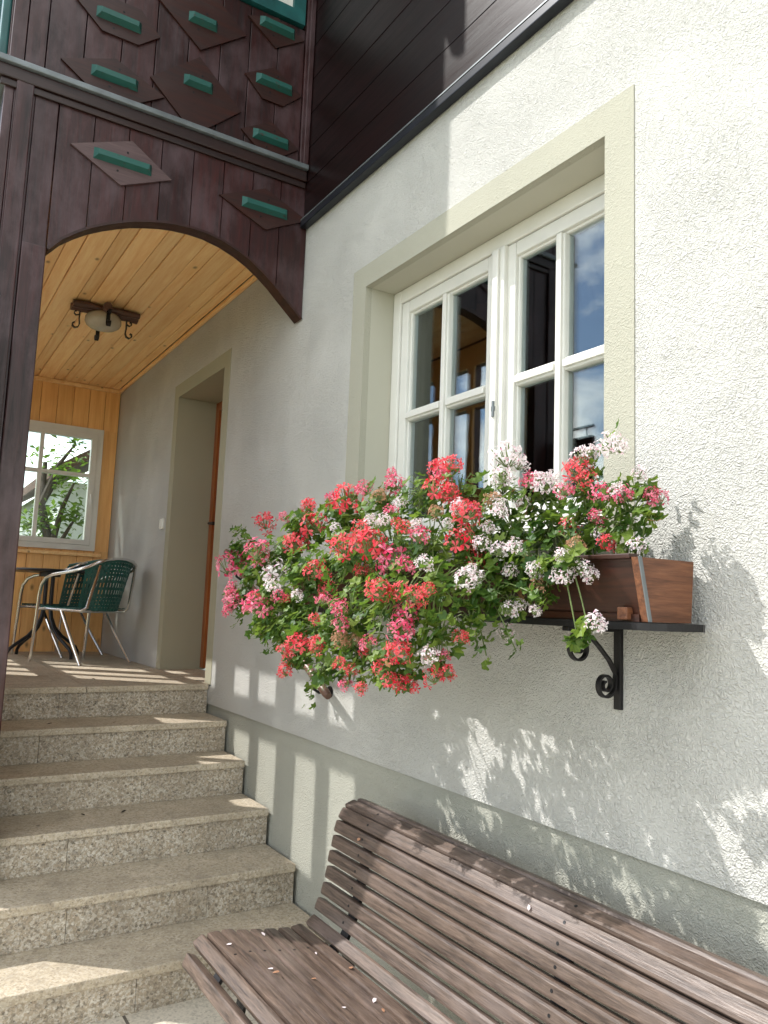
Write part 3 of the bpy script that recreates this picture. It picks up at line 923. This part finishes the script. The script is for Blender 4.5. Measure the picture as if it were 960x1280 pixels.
# ================================================================== stairs
stairs = thing('stairs', (-4.0, -.6, 0), 'speckled granite stairs of six steps climbing to the porch', 'stairs')
NOSE = [(-3.070, .150), (-3.398, .323), (-3.727, .495), (-4.066, .667), (-4.362, .838), (-4.700, 1.010)]
YL, YR = -1.52, -.004
for i, (x, zt) in enumerate(NOSE):
    zb = NOSE[i - 1][1] if i else -.01
    last = i == len(NOSE) - 1
    xb = -7.625 if last else NOSE[i + 1][0] - .03
    yl = YL if x > PX else -1.418
    cuts_t = [yl, -1.36 if yl < -1.45 else -1.30, YR] if not last else None
    w = MB()
    if last:
        xs = [x, -5.35, -6.05, -6.8, -7.70]
        for k in range(4):
            for (a, b) in ((yl, -.72), (-.72, YR)):
                w.box(xs[k + 1] + .0012, xs[k] - (0 if k == 0 else .0012), a + .0012, b - (.0012 if b < -.1 else 0), zt - .034, zt, bev=.004)
    else:
        for a, b in zip(cuts_t, cuts_t[1:]):
            w.box(xb, x, a + .001, b - (.001 if b < -.1 else 0), zt - .034, zt, bev=.005)
    tread = w.build('step', M['granite_top'], stairs)
    w = MB()
    j1 = (-.80, -.62, -.95, -.55, -.70, -.86)[i]
    cuts = [yl + .001, j1, YR]
    if i in (1, 4): cuts = [yl + .001, -1.0, -.42, YR]
    for a, b in zip(cuts, cuts[1:]):
        w.box(x - .05, x - .014, a + .0007, b - (.0007 if b < -.1 else .0005), zb + .0005, zt - .0345, bev=.002)
    w.build('riser', M['granite'], tread)
    # concrete core under the tread
    w = MB()
    w.box(xb + .002, x - .051, yl + .01, YR - .002, -.05, zt - .0345)
    w.build('core', M['plinth'], tread)

# ================================================================== handrail
hr = thing('handrail', (-3.7, -.09, 1.1), 'brown round wooden handrail fixed to the white wall along the stairs', 'handrail')
w = MB()
pts = [(-4.318, -.09, 1.806), (-4.30, -.09, 1.797), (-3.02, -.09, 1.142), (-3.0, -.09, 1.132)]
w.tube(pts, [.015, .019, .019, .015], 14)
w.build('rail', M['rail_wood'], hr, smooth='auto')
for t_ in (.12, .55, .90):
    p = Vector(pts[1]).lerp(Vector(pts[2]), t_)
    w = MB()
    w.tube([(p.x, -.002, p.z - .075), (p.x, -.06, p.z - .075), (p.x, -.085, p.z - .06), (p.x, -.09, p.z - .022)], .007, 8)
    w.tube([(p.x, -.0005, p.z - .075), (p.x, -.006, p.z - .075)], .026, 14)
    w.build('bracket', M['iron'], hr, smooth='auto')

# ================================================================== lamp on the porch ceiling
lamp = thing('ceiling_lamp', (-5.45, -.64, 3.5), 'rustic ceiling lamp of dark logs, iron hooks and a frosted bowl', 'lamp')
w = MB()
for k in range(3):
    yy = [-.86 + i * .055 for i in range(9)]
    w.tube([(-5.45 + (-.045, .0, .045)[k] + rnd.uniform(-.006, .006), y_, 3.470 + (.0, -.012, .0)[k] + rnd.uniform(-.006, .006)) for y_ in yy],
           [.024 + rnd.uniform(-.004, .004) for _ in yy], 9)
w.build('log', M['log_wood'], lamp, smooth='auto')
w = MB()
w.tube([(-5.45 - .17 + i * .0425, -.655 + rnd.uniform(-.005, .005), 3.452) for i in range(9)], [.026 + rnd.uniform(-.003, .003) for _ in range(9)], 9)
w.build('log', M['log_wood'], lamp, smooth='auto')
w = MB()
w.lathe([(.085, 3.445), (.105, 3.435), (.118, 3.415), (.120, 3.388), (.110, 3.368), (.085, 3.350), (.045, 3.340), (.003, 3.338)], (-5.45, -.65, 0), 28)
w.build('bowl', M['frost'], lamp, smooth='auto')
for an in (0, pi / 2, pi, 3 * pi / 2):
    ca, sa = cos(an), sin(an)
    prof = [(.10, 3.478), (.148, 3.468), (.156, 3.43), (.156, 3.38), (.152, 3.345), (.160, 3.322), (.180, 3.314), (.196, 3.326), (.196, 3.344), (.184, 3.350)]
    w = MB()
    w.ribbon([(-5.45 + r_ * ca, -.65 + r_ * sa, h_) for r_, h_ in prof], .026, .006, (-sa, ca, 0))
    w.ribbon([(-5.45 + r_ * ca, -.65 + r_ * sa, h_) for r_, h_ in ((.158, 3.41), (.178, 3.402), (.190, 3.412), (.188, 3.428), (.176, 3.43))], .020, .005, (-sa, ca, 0))
    w.build('hook', M['iron'], lamp)

# ================================================================== bistro table and chairs
TZ = 1.0105
tb = thing('bistro_table', (-6.98, -.60, TZ), 'round black metal bistro table beside the green chairs', 'table')
tx, ty = -6.98, -.60
w = MB()
w.lathe([(.02, TZ + .690), (.31, TZ + .688), (.335, TZ + .694), (.340, TZ + .704), (.335, TZ + .712), (.30, TZ + .714), (.001, TZ + .714)], (tx, ty, 0), 40)
w.build('table_top', M['black_paint'], tb, smooth='auto')
w = MB()
for k in range(4):
    an = k * pi / 2 + .5
    w.tube([(tx + cos(an) * r_, ty + sin(an) * r_, TZ + h_) for r_, h_ in ((.035, .40), (.035, .66))], .013, 8)
w.tube([(tx, ty, TZ + .655), (tx, ty, TZ + .689)], .085, 16)
w.tube([(tx, ty, TZ + .385), (tx, ty, TZ + .42)], .055, 14)
w.build('pedestal', M['black_paint'], tb, smooth='auto')
for k in range(4):
    an = k * pi / 2 + .5
    prof = [(.035, .40), (.05, .32), (.09, .24), (.16, .17), (.25, .115), (.31, .075), (.335, .04), (.34, .0)]
    w = MB()
    w.tube([(tx + cos(an) * r_, ty + sin(an) * r_, TZ + h_ + .001) for r_, h_ in prof], .0135, 9)
    w.build('leg', M['black_paint'], tb, smooth='auto')

def make_chair():
    c = thing('bistro_chair', (0, 0, 0), 'green woven chair with shiny aluminium frame, nearest the stairs', 'chair', 'green woven bistro chairs on the porch')
    for s in (-1, 1):
        w = MB()
        pts = [(s * .265, -.27, .0), (s * .262, -.245, .30), (s * .262, -.232, .50), (s * .264, -.215, .58), (s * .266, -.17, .635), (s * .267, -.10, .660),
               (s * .266, .0, .675), (s * .258, .12, .695), (s * .235, .22, .725), (s * .20, .275, .760), (s * .14, .300, .785), (s * .07, .310, .795), (0, .312, .797)]
        w.tube(pts, .0125, 10)
        w.build('arm', M['alu'], c, smooth='auto')
        w = MB()
        w.tube([(s * .225, -.03, .395), (s * .235, .08, .22), (s * .255, .235, .0)], .0125, 10)
        w.build('leg', M['alu'], c, smooth='auto')
        w = MB()
        w.tube([(s * .255, -.235, .40), (s * .225, -.20, .402), (s * .225, .17, .395), (s * .215, .215, .42), (s * .185, .285, .74)], .011, 8)
        w.build('side_rail', M['alu'], c, smooth='auto')
    w = MB()
    w.tube([(-.24, -.236, .400), (.24, -.236, .400)], .011, 8)
    w.tube([(-.225, .17, .393), (.225, .17, .393)], .011, 8)
    w.build('cross_bar', M['alu'], c, smooth='auto')
    # woven seat: strips over and under
    w = MB()
    for i in range(17):
        x = -.215 + i * .0269
        pts = [(x, -.245 + j * .0245, .418 - .018 * sin(pi * j / 17) * (1 - (x / .3) ** 2) + .0035 * (1 if (i + j) % 2 else -1)) for j in range(18)]
        w.ribbon(pts, .0245, .003, (1, 0, 0))
    for j in range(17):
        y = -.232 + j * .0245
        pts = [(-.226 + i * .0283, y, .418 - .018 * sin(pi * (j + .5) / 17) * (1 - ((-.226 + i * .0283) / .3) ** 2) - .0035 * (1 if (i + j) % 2 else -1)) for i in range(17)]
        w.ribbon(pts, .022, .003, (0, 1, 0))
    w.ribbon([(-.22, -.247, .412), (.22, -.247, .412)], .032, .012, (0, 0, 1))
    w.build('seat', M['weave'], c)
    # woven curved back
    def bp(u, v):
        an = u * 1.05
        rad = .225 + .035 * v
        return (sin(an) * rad, .02 + v * .075 + cos(an) * (.195 + .02 * v), .41 + v * .375 - .035 * v * abs(u) ** 2)
    w = MB()
    for i in range(19):
        u = -1 + i / 9
        pts = [Vector(bp(u, j / 10)) for j in range(11)]
        w.ribbon(pts, .0175 if i % 3 else .021, .003, (cos(u), -sin(u), 0))
    for j in range(15):
        v = j / 14
        if 5 <= j <= 10 and j % 2: continue
        pts = [Vector(bp(-1 + i / 12, v)) + Vector((0, .0035 * (1 if (i + j) % 2 else -1), 0)) for i in range(25)]
        w.ribbon(pts, .021, .003, (0, .15, 1))
    w.tube([bp(-1 + i / 12, 1.0) for i in range(25)], .015, 8)
    w.build('backrest', M['weave'], c)
    return c
ch = make_chair()
ch.location = (-6.42, -.40, TZ)
ch.rotation_euler = (0, 0, R(-57))
c2 = copy_tree(ch)
c2.location = (-7.20, -.43, TZ)
c2.rotation_euler = (0, 0, R(-50))
c2['label'] = 'green woven chair with aluminium frame, behind the black table'

# ================================================================== window shelf, brackets and flower box
shelf = thing('window_shelf', (-2.2, 0, 1.49), 'dark iron shelf on scrolled brackets under the big white window', 'shelf')
SX0, SX1 = -3.16, -1.188
w = MB()
ol = [(SX0, -.006), (SX0, -.20), (SX0 + .03, -.228), (SX1 - .06, -.228), (SX1 - .03, -.222), (SX1 - .006, -.19), (SX1, -.14), (SX1 - .004, -.06), (SX1 - .02, -.03), (SX1 - .06, -.006)]
w.prism(ol, 'z', 1.488, 1.506)
w.build('shelf_board', M['iron'], shelf)
def spiral(cy, cz, r0, r1, a0, turns, n=40, x=0):
    return [(x, cy + (r0 + (r1 - r0) * i / n) * cos(a0 + turns * 2 * pi * i / n), cz + (r0 + (r1 - r0) * i / n) * sin(a0 + turns * 2 * pi * i / n)) for i in range(n + 1)]
for bx in (-1.497, -2.86):
    w = MB()
    w.box(bx - .012, bx + .012, -.0135, -.0005, 1.266, 1.4875, bev=.002)
    w.box(bx - .012, bx + .012, -.21, -.0140, 1.476, 1.4875, bev=.002)
    br = w.build('bracket', M['iron'], shelf)
    w = MB()
    # upper scroll hangs below the shelf front, its tail sweeps down to the bar
    up = spiral(-.158, 1.432, .044, .008, pi * .32, 1.75, 48, bx)
    lo = spiral(-.058, 1.334, .036, .008, -pi * .08, -1.7, 44, bx)
    w.ribbon([(bx, -.016, 1.360), (bx, -.045, 1.400), (bx, -.085, 1.437), (bx, -.115, 1.460)] + up[0:], .014, .0065, (1, 0, 0))
    w.ribbon([(bx, -.016, 1.372), (bx, -.0195, 1.352)] + lo, .014, .0065, (1, 0, 0))
    w.build('scroll', M['iron'], br)

fb = thing('flower_box', (-2.2, -.1, 1.507), 'long brown wooden flower box under the window, full of geraniums', 'flower box')
BX0, BX1 = -3.10, -1.228
zb, zt = 1.5075, 1.655
def lean(x0, x1, yb, yt, th, mat, name):
    w = MB()
    w.add([(x, y, z) for x in (x0, x1) for (y, z) in ((yb, zb), (yt, zt), (yt + th, zt), (yb + th, zb))],
          [(0, 1, 2, 3), (7, 6, 5, 4), (0, 4, 5, 1), (1, 5, 6, 2), (2, 6, 7, 3), (3, 7, 4, 0)])
    return w.build(name, mat, fb)
lean(BX0 + .001, BX1 - .020, -.208, -.244, .020, M['box_wood'], 'front_board')
lean(BX0 + .001, BX1 - .020, -.078, -.066, .020, M['box_wood'], 'back_board')
for a, b in ((BX0 - .001, BX0 + .020), (BX1 - .0195, BX1)):
    w = MB()
    w.prism([(-.214, zb + .0005), (-.250, zt + .004), (-.045, zt + .004), (-.056, zb + .0005)], 'x', a, b)
    w.build('end_board', M['box_end'], fb)
w = MB()
w.prism([(-.2145, zb + .0005), (-.2505, zt + .006), (-.240, zt + .006), (-.204, zb + .0005)], 'x', BX1 + .0005, BX1 + .004)
w.build('corner_strip', M['grey_metal'], fb)
w = MB(); w.box(BX0 + .021, BX1 - .021, -.255, -.218, zt + .0005, zt + .013, bev=.003)
w.box(BX0 + .021, BX1 - .021, -.220, -.2085, zb - .0, zb + .018)
w.build('rim', M['box_wood'], fb)
w = MB(); w.box(BX1 - .075, BX1 - .045, -.235, -.2095, zb + .004, zb + .034, bev=.003)
w.build('cleat', M['box_end'], fb)
w = MB(); w.box(BX0 + .022, BX1 - .022, -.205, -.08, zb + .002, zt - .02)
w.build('soil', M['soil'], fb)

# ================================================================== geraniums
def basis(nrm, spin):
    nrm = nrm.normalized()
    a = nrm.orthogonal().normalized()
    b = nrm.cross(a)
    return a * cos(spin) + b * sin(spin), b * cos(spin) - a * sin(spin), nrm
LEAF = []
for i in range(5):
    c_ = (i - 2) * 1.08
    LEAF += [(c_ - .36, .78), (c_, 1.0), (c_ + .36, .78)]
def add_leaf(mb, p, nrm, size, spin, cup=.25, lob=.2):
    a, b, n_ = basis(nrm, spin)
    vs = [p]
    for an, r_ in LEAF:
        rr = r_ * size * (1 + rnd.uniform(-.1, .1))
        q = p + a * cos(an) * rr + b * sin(an) * rr + n_ * (cup * rr * (1.0 if r_ > .8 else .55) + rnd.uniform(-.06, .06) * size)
        vs.append(q)
    k = len(vs)
    mb.add(vs, [(0, i, i + 1) for i in range(1, k - 1)])
def make_head_mesh(kind, seed, nflor=16):
    r = random.Random(seed)
    w = MB()
    # unit head of radius 1, facing every way; materials: 0 petal, 1 marking, 2 stem
    for k in range(nflor):
        th = 2.399 * k + r.uniform(-.3, .3)
        zz = 1 - 1.55 * (k + .5) / nflor
        d = Vector((cos(th) * math.sqrt(max(0, 1 - zz * zz)), sin(th) * math.sqrt(max(0, 1 - zz * zz)), zz))
        d = (d + Vector((r.uniform(-.2, .2), r.uniform(-.2, .2), r.uniform(-.2, .2)))).normalized()
        c_ = d * r.uniform(.55, .98)
        w.tube([Vector((0, 0, -.55)), c_ * .55 + Vector((0, 0, -.22)), c_ - d * .04], .025, 4, 2, caps=False)
        a, b, n_ = basis((d + Vector((r.uniform(-.5, .5), r.uniform(-.5, .5), r.uniform(-.1, .4)))).normalized(), r.uniform(0, 6.28))
        sz = r.uniform(.24, .44)
        for j, an in enumerate((1.15, 1.95, 3.75, 4.71, 5.67)):
            an += r.uniform(-.18, .18)
            L = sz * r.uniform(.85, 1.15) * (1.1 if j < 2 else 1)
            wd = L * (.20 if j < 2 else .26)
            u = a * cos(an) + b * sin(an)
            v = b * cos(an) - a * sin(an)
            curl = r.uniform(.05, .5)
            pts = [c_, c_ + u * L * .42 + v * wd * .62 + n_ * L * curl * .6, c_ + u * L * .82 + v * wd + n_ * L * curl, c_ + u * L * 1.02 + n_ * L * curl * .8,
                   c_ + u * L * .82 - v * wd + n_ * L * curl, c_ + u * L * .42 - v * wd * .62 + n_ * L * curl * .6]
            w.add(pts, [(0, 1, 2, 3, 4, 5)], 0)
            if j < 2 and kind in ('w', 'p'):
                q = [c_ + n_ * L * .12 + u * L * .12, c_ + u * L * .42 + v * wd * .28 + n_ * L * (curl * .6 + .05), c_ + u * L * .66 + n_ * L * (curl * .85 + .05), c_ + u * L * .42 - v * wd * .28 + n_ * L * (curl * .6 + .05)]
                w.add(q, [(0, 1, 2, 3)], 1)
    mats = {'c': M['coral'], 'p': M['pink'], 'w': M['white'], 'f': M['faded']}[kind]
    o = w.build('flower_head', [mats, M['magenta'], M['stem']], None, fix=False)
    return o
HEADM = {k: [make_head_mesh(k, 11 + 7 * i + ord(k), n_) for i, n_ in enumerate((22, 25, 19))] for k in 'cpwf'}

PLANTS = [  # (x limit, base x, label)
    (-2.85, -2.97, 'geranium at the left end of the box, pink flowers trailing furthest left'),
    (-2.30, -2.55, 'coral red geranium trailing lowest in front of the handrail end'),
    (-1.93, -2.15, 'coral and pink geranium in the middle of the box, flowers before the left panes'),
    (-1.60, -1.80, 'mixed white and coral geranium right of the middle of the flower box'),
    (9.00, -1.45, 'white flowered geranium at the bare right end of the flower box')]
def plant_of(x):
    for i, (lim, _, _) in enumerate(PLANTS):
        if x < lim: return i
roots, fol, stems, dry = [], [], [], []
for lim, bx, lab in PLANTS:
    roots.append(thing('geranium', (bx, -.10, zt - .03), lab, 'plant', 'ivy geraniums in the window box'))
    fol.append(MB()); stems.append(MB()); dry.append(MB())
def curve(p, q, sag, n=7):
    p, q = Vector(p), Vector(q)
    return [p.lerp(q, i / n) + Vector((0, -.3 * sag * sin(pi * i / n), sag * sin(pi * i / n))) for i in range(n + 1)]
for (x, y, z, r_) in BLOBS:
    i = plant_of(x)
    base = Vector((max(BX0 + .06, min(BX1 - .06, PLANTS[i][1] + .6 * (x - PLANTS[i][1]))), rnd.uniform(-.19, -.10), zt - .025))
    c_ = Vector((x, y, z))
    if z < zt + .02:
        base.x -= .12
        base.y = -.18
        mid = Vector((base.x * .55 + x * .45, min(-.30, y * .85), zt + .075))
        low_ = Vector((x - .02, min(y, -.29), (zt + z) / 2))
        cv = []
        for j in range(11):
            t_ = j / 10
            cv.append(base * (1 - t_) ** 3 + mid * (3 * t_ * (1 - t_) ** 2) + low_ * (3 * t_ * t_ * (1 - t_)) + c_ * t_ ** 3)
        stems[i].tube(cv, [.0030 * (1 - j * .05) for j in range(11)], 5, caps=False)
    else:
        stems[i].tube(curve(base, c_, .03), [.0045 * (1 - j * .09) for j in range(8)], 5, caps=False)
    nl = int((175 if x < -2.35 else 112 if x < -2.0 else 88) * (r_ / .1) ** 1.75) + 8
    for _ in range(nl):
        d = Vector((rnd.gauss(0, 1), rnd.gauss(0, 1), rnd.gauss(0, 1))).normalized()
        rad = r_ * (rnd.random() ** .45) * 1.08
        p = c_ + d * rad * 1.0
        if p.y > -.02: continue
        if p.z < zt + .01 and p.y > -.260 and p.x > BX0 - .02: continue
        nrm = (d * .5 + Vector((-.25, -.45, .75)) + Vector((rnd.gauss(0, .45), rnd.gauss(0, .45), rnd.gauss(0, .45)))).normalized()
        size = rnd.uniform(.011, .024) * (1.0 if rnd.random() > .12 else 1.3)
        add_leaf(dry[i] if rnd.random() < .012 else fol[i], p, nrm, size, rnd.uniform(0, 6.28), rnd.uniform(-.25, .45))
    for _ in range(int(26 * r_ / .1)):
        d = Vector((rnd.gauss(0, 1), rnd.gauss(0, .8), rnd.gauss(0, 1))).normalized()
        p = c_ + d * r_ * rnd.uniform(.55, 1.05)
        if p.y > -.02: continue
        q = c_ + d * r_ * .1
        stems[i].tube([q, q.lerp(p, .5) + Vector((0, 0, .012)), p], [.0022, .0018, .0012], 4, caps=False)
# sprigs that stray beyond the mass
for (p, q) in (((-3.20, -.36, 1.79), (-3.43, -.36, 1.865)), ((-3.15, -.36, 1.50), (-3.28, -.38, 1.43)), ((-1.50, -.16, 1.72), (-1.33, -.12, 1.86)),
               ((-1.52, -.15, 1.74), (-1.395, -.10, 1.99)), ((-1.64, -.30, 1.56), (-1.53, -.30, 1.42)), ((-1.48, -.16, 1.70), (-1.27, -.10, 1.80)),
               ((-2.05, -.40, 1.36), (-1.88, -.42, 1.30)), ((-2.42, -.41, 1.32), (-2.47, -.42, 1.19)), ((-2.63, -.42, 1.40), (-2.80, -.43, 1.33)),
               ((-1.66, -.28, 1.60), (-1.44, -.30, 1.555)), ((-1.72, -.28, 1.52), (-1.66, -.29, 1.40))):
    p = (p[0], p[1] - (.05 if p[0] > -1.8 else .03), p[2]); q = (q[0], q[1] - (.05 if q[0] > -1.8 else .03), q[2])
    i = plant_of((p[0] + q[0]) / 2)
    cv = curve(p, q, .012)
    stems[i].tube(cv, .0019, 5, caps=False)
    for k in range(2, 8):
        for _ in range(3):
            add_leaf(fol[i], cv[k] + Vector((rnd.gauss(0, .015), rnd.gauss(0, .012), rnd.gauss(0, .015))),
                     Vector((rnd.gauss(-.2, .5), rnd.gauss(-.5, .4), rnd.gauss(.6, .4))), rnd.uniform(.010, .02), rnd.uniform(0, 6.28), .25)
for i, rt in enumerate(roots):
    fol[i].build('foliage', M['leaf'], rt, fix=False)
    stems[i].build('stems', M['stem'], rt, fix=False)
    if dry[i].f: dry[i].build('withered_leaves', M['leaf_dry'], rt, fix=False)
for k, (x, y, z, r_, kind) in enumerate(HEADS):
    i = plant_of(x)
    o = HEADM[kind][k % 3].copy()
    COL.objects.link(o)
    o.parent = roots[i]
    o.location = Vector((x, y, z)) - roots[i].location
    o.scale = (r_ * 1.24 * rnd.uniform(.85, 1.12),) * 3
    o.rotation_euler = (rnd.uniform(.1, .7), rnd.uniform(-.4, .4), rnd.uniform(0, 6.28))
for k in range(46):
    x, y, z, r_ = BLOBS[rnd.randrange(len(BLOBS))]
    d = Vector((rnd.gauss(-.1, .7), -abs(rnd.gauss(.6, .5)), rnd.gauss(.25, .7))).normalized()
    i = plant_of(x)
    kind = rnd.choice('cccpppcf') if x < -1.68 else rnd.choice('wwwwpcf')
    o = HEADM[kind][k % 3].copy()
    COL.objects.link(o)
    o.parent = roots[i]
    o.location = Vector((x, y, z)) + d * r_ * 1.02 - roots[i].location
    o.scale = (rnd.uniform(.018, .030),) * 3
    o.rotation_euler = (rnd.uniform(.1, .9), rnd.uniform(-.4, .4), rnd.uniform(0, 6.28))
for L in HEADM.values():
    for o in L:
        bpy.data.objects.remove(o)

# ================================================================== bench
bench = thing('bench', (-1.4, -.5, 0), 'brown weathered slatted wooden bench with a curved seat along the wall', 'bench')
PROF = [(-.806, .374), (-.763, .431), (-.713, .444), (-.662, .441), (-.611, .433), (-.560, .425), (-.509, .418), (-.458, .413), (-.408, .411), (-.358, .425),
        (-.333, .471), (-.316, .522), (-.303, .575), (-.293, .627), (-.282, .678), (-.270, .728), (-.251, .774), (-.213, .806), (-.160, .812), (-.112, .790)]
ANG = [68, 30, 2, -6, -9, -9, -8, -5, 6, 38, 68, 74, 77, 79, 78, 74, 58, 20, -15, -35]
BXL, BXR = -2.578, -.35
for i, ((y, z), a) in enumerate(zip(PROF, ANG)):
    w = MB()
    wd, th = .0432, .036
    Mx = Matrix.Translation((0, y, z)) @ Matrix.Rotation(R(a), 4, 'X')
    jit = rnd.uniform(-.004, .004)
    w.box(BXL + jit, BXR, -wd / 2, wd / 2, -th, 0, M=Mx, bev=.0095)
    w.build('slat', M['bench_wood'], bench)
for x in (-2.38, -1.45, -.55):
    w = MB()
    inner = []
    for (y, z), a in zip(PROF, ANG):
        n_ = Vector((0, -sin(R(a)), cos(R(a))))
        q = Vector((x, y, z)) - n_ * .032
        inner.append(q)
    w.ribbon(inner, .045, .012, (1, 0, 0))
    w.tube([(x, -.66, .40), (x, -.70, .2), (x, -.74, -.006)], .018, 8)
    w.tube([(x, -.33, .42), (x, -.26, .2), (x, -.20, -.006)], .018, 8)
    w.tube([(x, -.70, .2), (x, -.26, .2)], .013, 8)
    w.build('leg_frame', M['iron'], bench)
for u in (-2.38, -1.45, -.80):
    for i in range(2, 18):
        if u == -2.38 and i in (8, 9): continue
        y, z = PROF[i]
        n_ = Vector((0, -sin(R(ANG[i])), cos(R(ANG[i]))))
        p = Vector((u + rnd.uniform(-.004, .004), y, z))
        w = MB()
        w.tube([p + n_ * -.002, p + n_ * .0010], .0045, 10)
        w.build('screw', M['iron'], bench)

# shed petals lying on the seat and on the steps
def petal_bit(loc, yaw, tilt, s=1.0):
    w = MB()
    v = [Vector((0, 0, .0012)), Vector((.006, .004, .003)), Vector((.013, .003, .0045)), Vector((.014, -.003, .004)), Vector((.006, -.004, .0028))]
    Mx = Matrix.Translation(loc) @ Matrix.Rotation(yaw, 4, 'Z') @ Matrix.Rotation(tilt, 4, 'X')
    vv = [Mx @ (p * s) for p in v]
    vv += [p + Vector((0, 0, -.0008)) for p in vv]
    w.add(vv, [(0, 1, 2, 3, 4), (9, 8, 7, 6, 5)] + [(k, 5 + k, 5 + (k + 1) % 5, (k + 1) % 5) for k in range(5)])
    return w
pl = []
for k in range(15):
    i = rnd.choice((2, 3, 4, 5, 6, 7, 8, 15, 16))
    y, z = PROF[i]
    n_ = Vector((0, -sin(R(ANG[i])), cos(R(ANG[i]))))
    p = Vector((rnd.uniform(-2.5, -1.3), y, z)) + n_ * .0012
    o = petal_bit((0, 0, 0), rnd.uniform(0, 6.28), 0, rnd.uniform(.8, 1.5)).build('fallen_petal', M['white'] if k % 3 else M['faded'], None)
    o.location = p
    o.rotation_euler = (R(ANG[i]), 0, 0)
    tag(o, 'small pale shed petal lying on the slats of the brown bench', 'petal', 'shed petals on the bench')
DB = [(-4.50, -.95, .839), (-4.46, -.62, .839), (-3.95, -.84, .496), (-3.93, -.68, .496), (-5.05, -.6, 1.011), (-4.9, -.33, 1.011), (-3.86, -1.05, .496), (-5.3, -.9, 1.011)]
for k, p in enumerate(DB):
    o = petal_bit((0, 0, 0), rnd.uniform(0, 6.28), 0, rnd.uniform(1.2, 2.2)).build('withered_leaf', M['soil'], None)
    o.location = (p[0], p[1], p[2] + .001)
    tag(o, 'small dark withered leaf lying on the granite steps', 'leaf', 'withered leaves on the steps')

# unseen board added off the porch corner to cast shade on the bench
hb = thing('shade_board', (-3.60, -1.47, 2.7), 'added wooden board on an iron arm off the porch corner, shading the bench', 'board')
w = MB(); w.box(-3.60, -3.315, -1.485, -1.455, 1.77, 2.62, bev=.006)
w.build('board', M['dark_wood'], hb)
w = MB(); w.tube([(-3.645, -1.47, 2.68), (-3.31, -1.47, 2.68)], .010, 8)
for x in (-3.55, -3.37): w.tube([(x, -1.47, 2.69), (x, -1.47, 2.61)], .005, 6)
w.build('arm', M['iron'], hb)

# ================================================================== beyond the porch and across the garden
def tree(loc, h, cr, n, seed, trunk_r, label, grp=None, low=.35, leaf=.09):
    r = random.Random(seed)
    root = thing('tree', loc, label, 'tree', grp)
    L = Vector(loc)
    w = MB()
    pts = [L + Vector((r.uniform(-.1, .1) * k * .3, r.uniform(-.1, .1) * k * .3, h * .8 * k / 6 - .05)) for k in range(7)]
    w.tube(pts, [trunk_r * (1.15 - .15 * k) for k in range(7)], 10)
    tips = []
    for k in range(9):
        b = pts[r.randint(2, 5)]
        an = r.uniform(0, 6.28)
        tip = b + Vector((cos(an) * cr * r.uniform(.5, .85), sin(an) * cr * r.uniform(.5, .85), h * r.uniform(.08, .25)))
        w.tube([b, b.lerp(tip, .5) + Vector((0, 0, .12)), tip], [trunk_r * .4, trunk_r * .25, trunk_r * .1], 6)
        tips += [tip, b.lerp(tip, .6)]
    w.build('trunk', M['bark'], root)
    w = MB()
    clumps = [(q, cr * r.uniform(.22, .4)) for q in tips] + \
             [(L + Vector((r.gauss(0, .4) * cr, r.gauss(0, .4) * cr, h * r.uniform(low, .97))), cr * r.uniform(.25, .42)) for _ in range(16)]
    for k in range(n):
        c_, cr_ = clumps[k % len(clumps)]
        d = Vector((r.gauss(0, 1), r.gauss(0, 1), r.gauss(0, .8))).normalized() * cr_ * r.random() ** .4
        a, b, n_ = basis(Vector((r.gauss(0, .6), r.gauss(0, .6), 1)), r.uniform(0, 6.28))
        s = leaf * r.uniform(.6, 1.3)
        p = c_ + d
        w.add([p, p + a * s + b * s * .5 + n_ * s * .2, p + a * s * 2, p + a * s - b * s * .5 + n_ * s * .2], [(0, 1, 2, 3)])
    w.build('crown', M['tree_leaf'], root, fix=False)
    return root
tree((-10.4, -.13, 0), 4.0, .62, 1500, 5, .11, 'leafy tree with a dark trunk seen through the back porch window', None, .3, .05)
tree((-16.5, -3.4, 0), 7.0, 2.4, 4200, 9, .2, 'broad green tree furthest back behind the porch window', None, .15, .09)
tree((-12.6, -2.1, 0), 3.9, 1.4, 3200, 12, .12, 'low bushy tree left behind the porch window', None, .12, .07)
tr0 = tree((-26, -15, 0), 6.5, 3.2, 4500, 21, .25, 'distant garden tree across the lawn', 'trees across the lawn', .12, .18)
for k, (x, y, s) in enumerate(((-21, -19, .9), (-31, -12, 1.1), (-16, -22, .85), (-10, -25, 1.0), (-4, -26, .9), (-33, -20, 1.3), (-25, -25, 1.2))):
    o = copy_tree(tr0)
    o.location = (x, y, 0)
    o.scale = (s, s, s)
    o.rotation_euler = (0, 0, k * 1.7)
nb = thing('neighbour_house', (-14, 1.5, 0), 'white neighbouring house with overhanging eave beyond the porch window', 'house')
w = MB(); w.box(-16.5, -11.2, .12, 5.5, -.05, 3.05)
w.build('wall', M['neighbour'], nb)
w = MB(); w.prism([(-.10, 3.02), (2.8, 4.9), (6.1, 3.02), (6.1, 3.15), (2.8, 5.05), (-.10, 3.15)], 'x', -17, -10.8)
w.build('roof', M['roof'], nb)
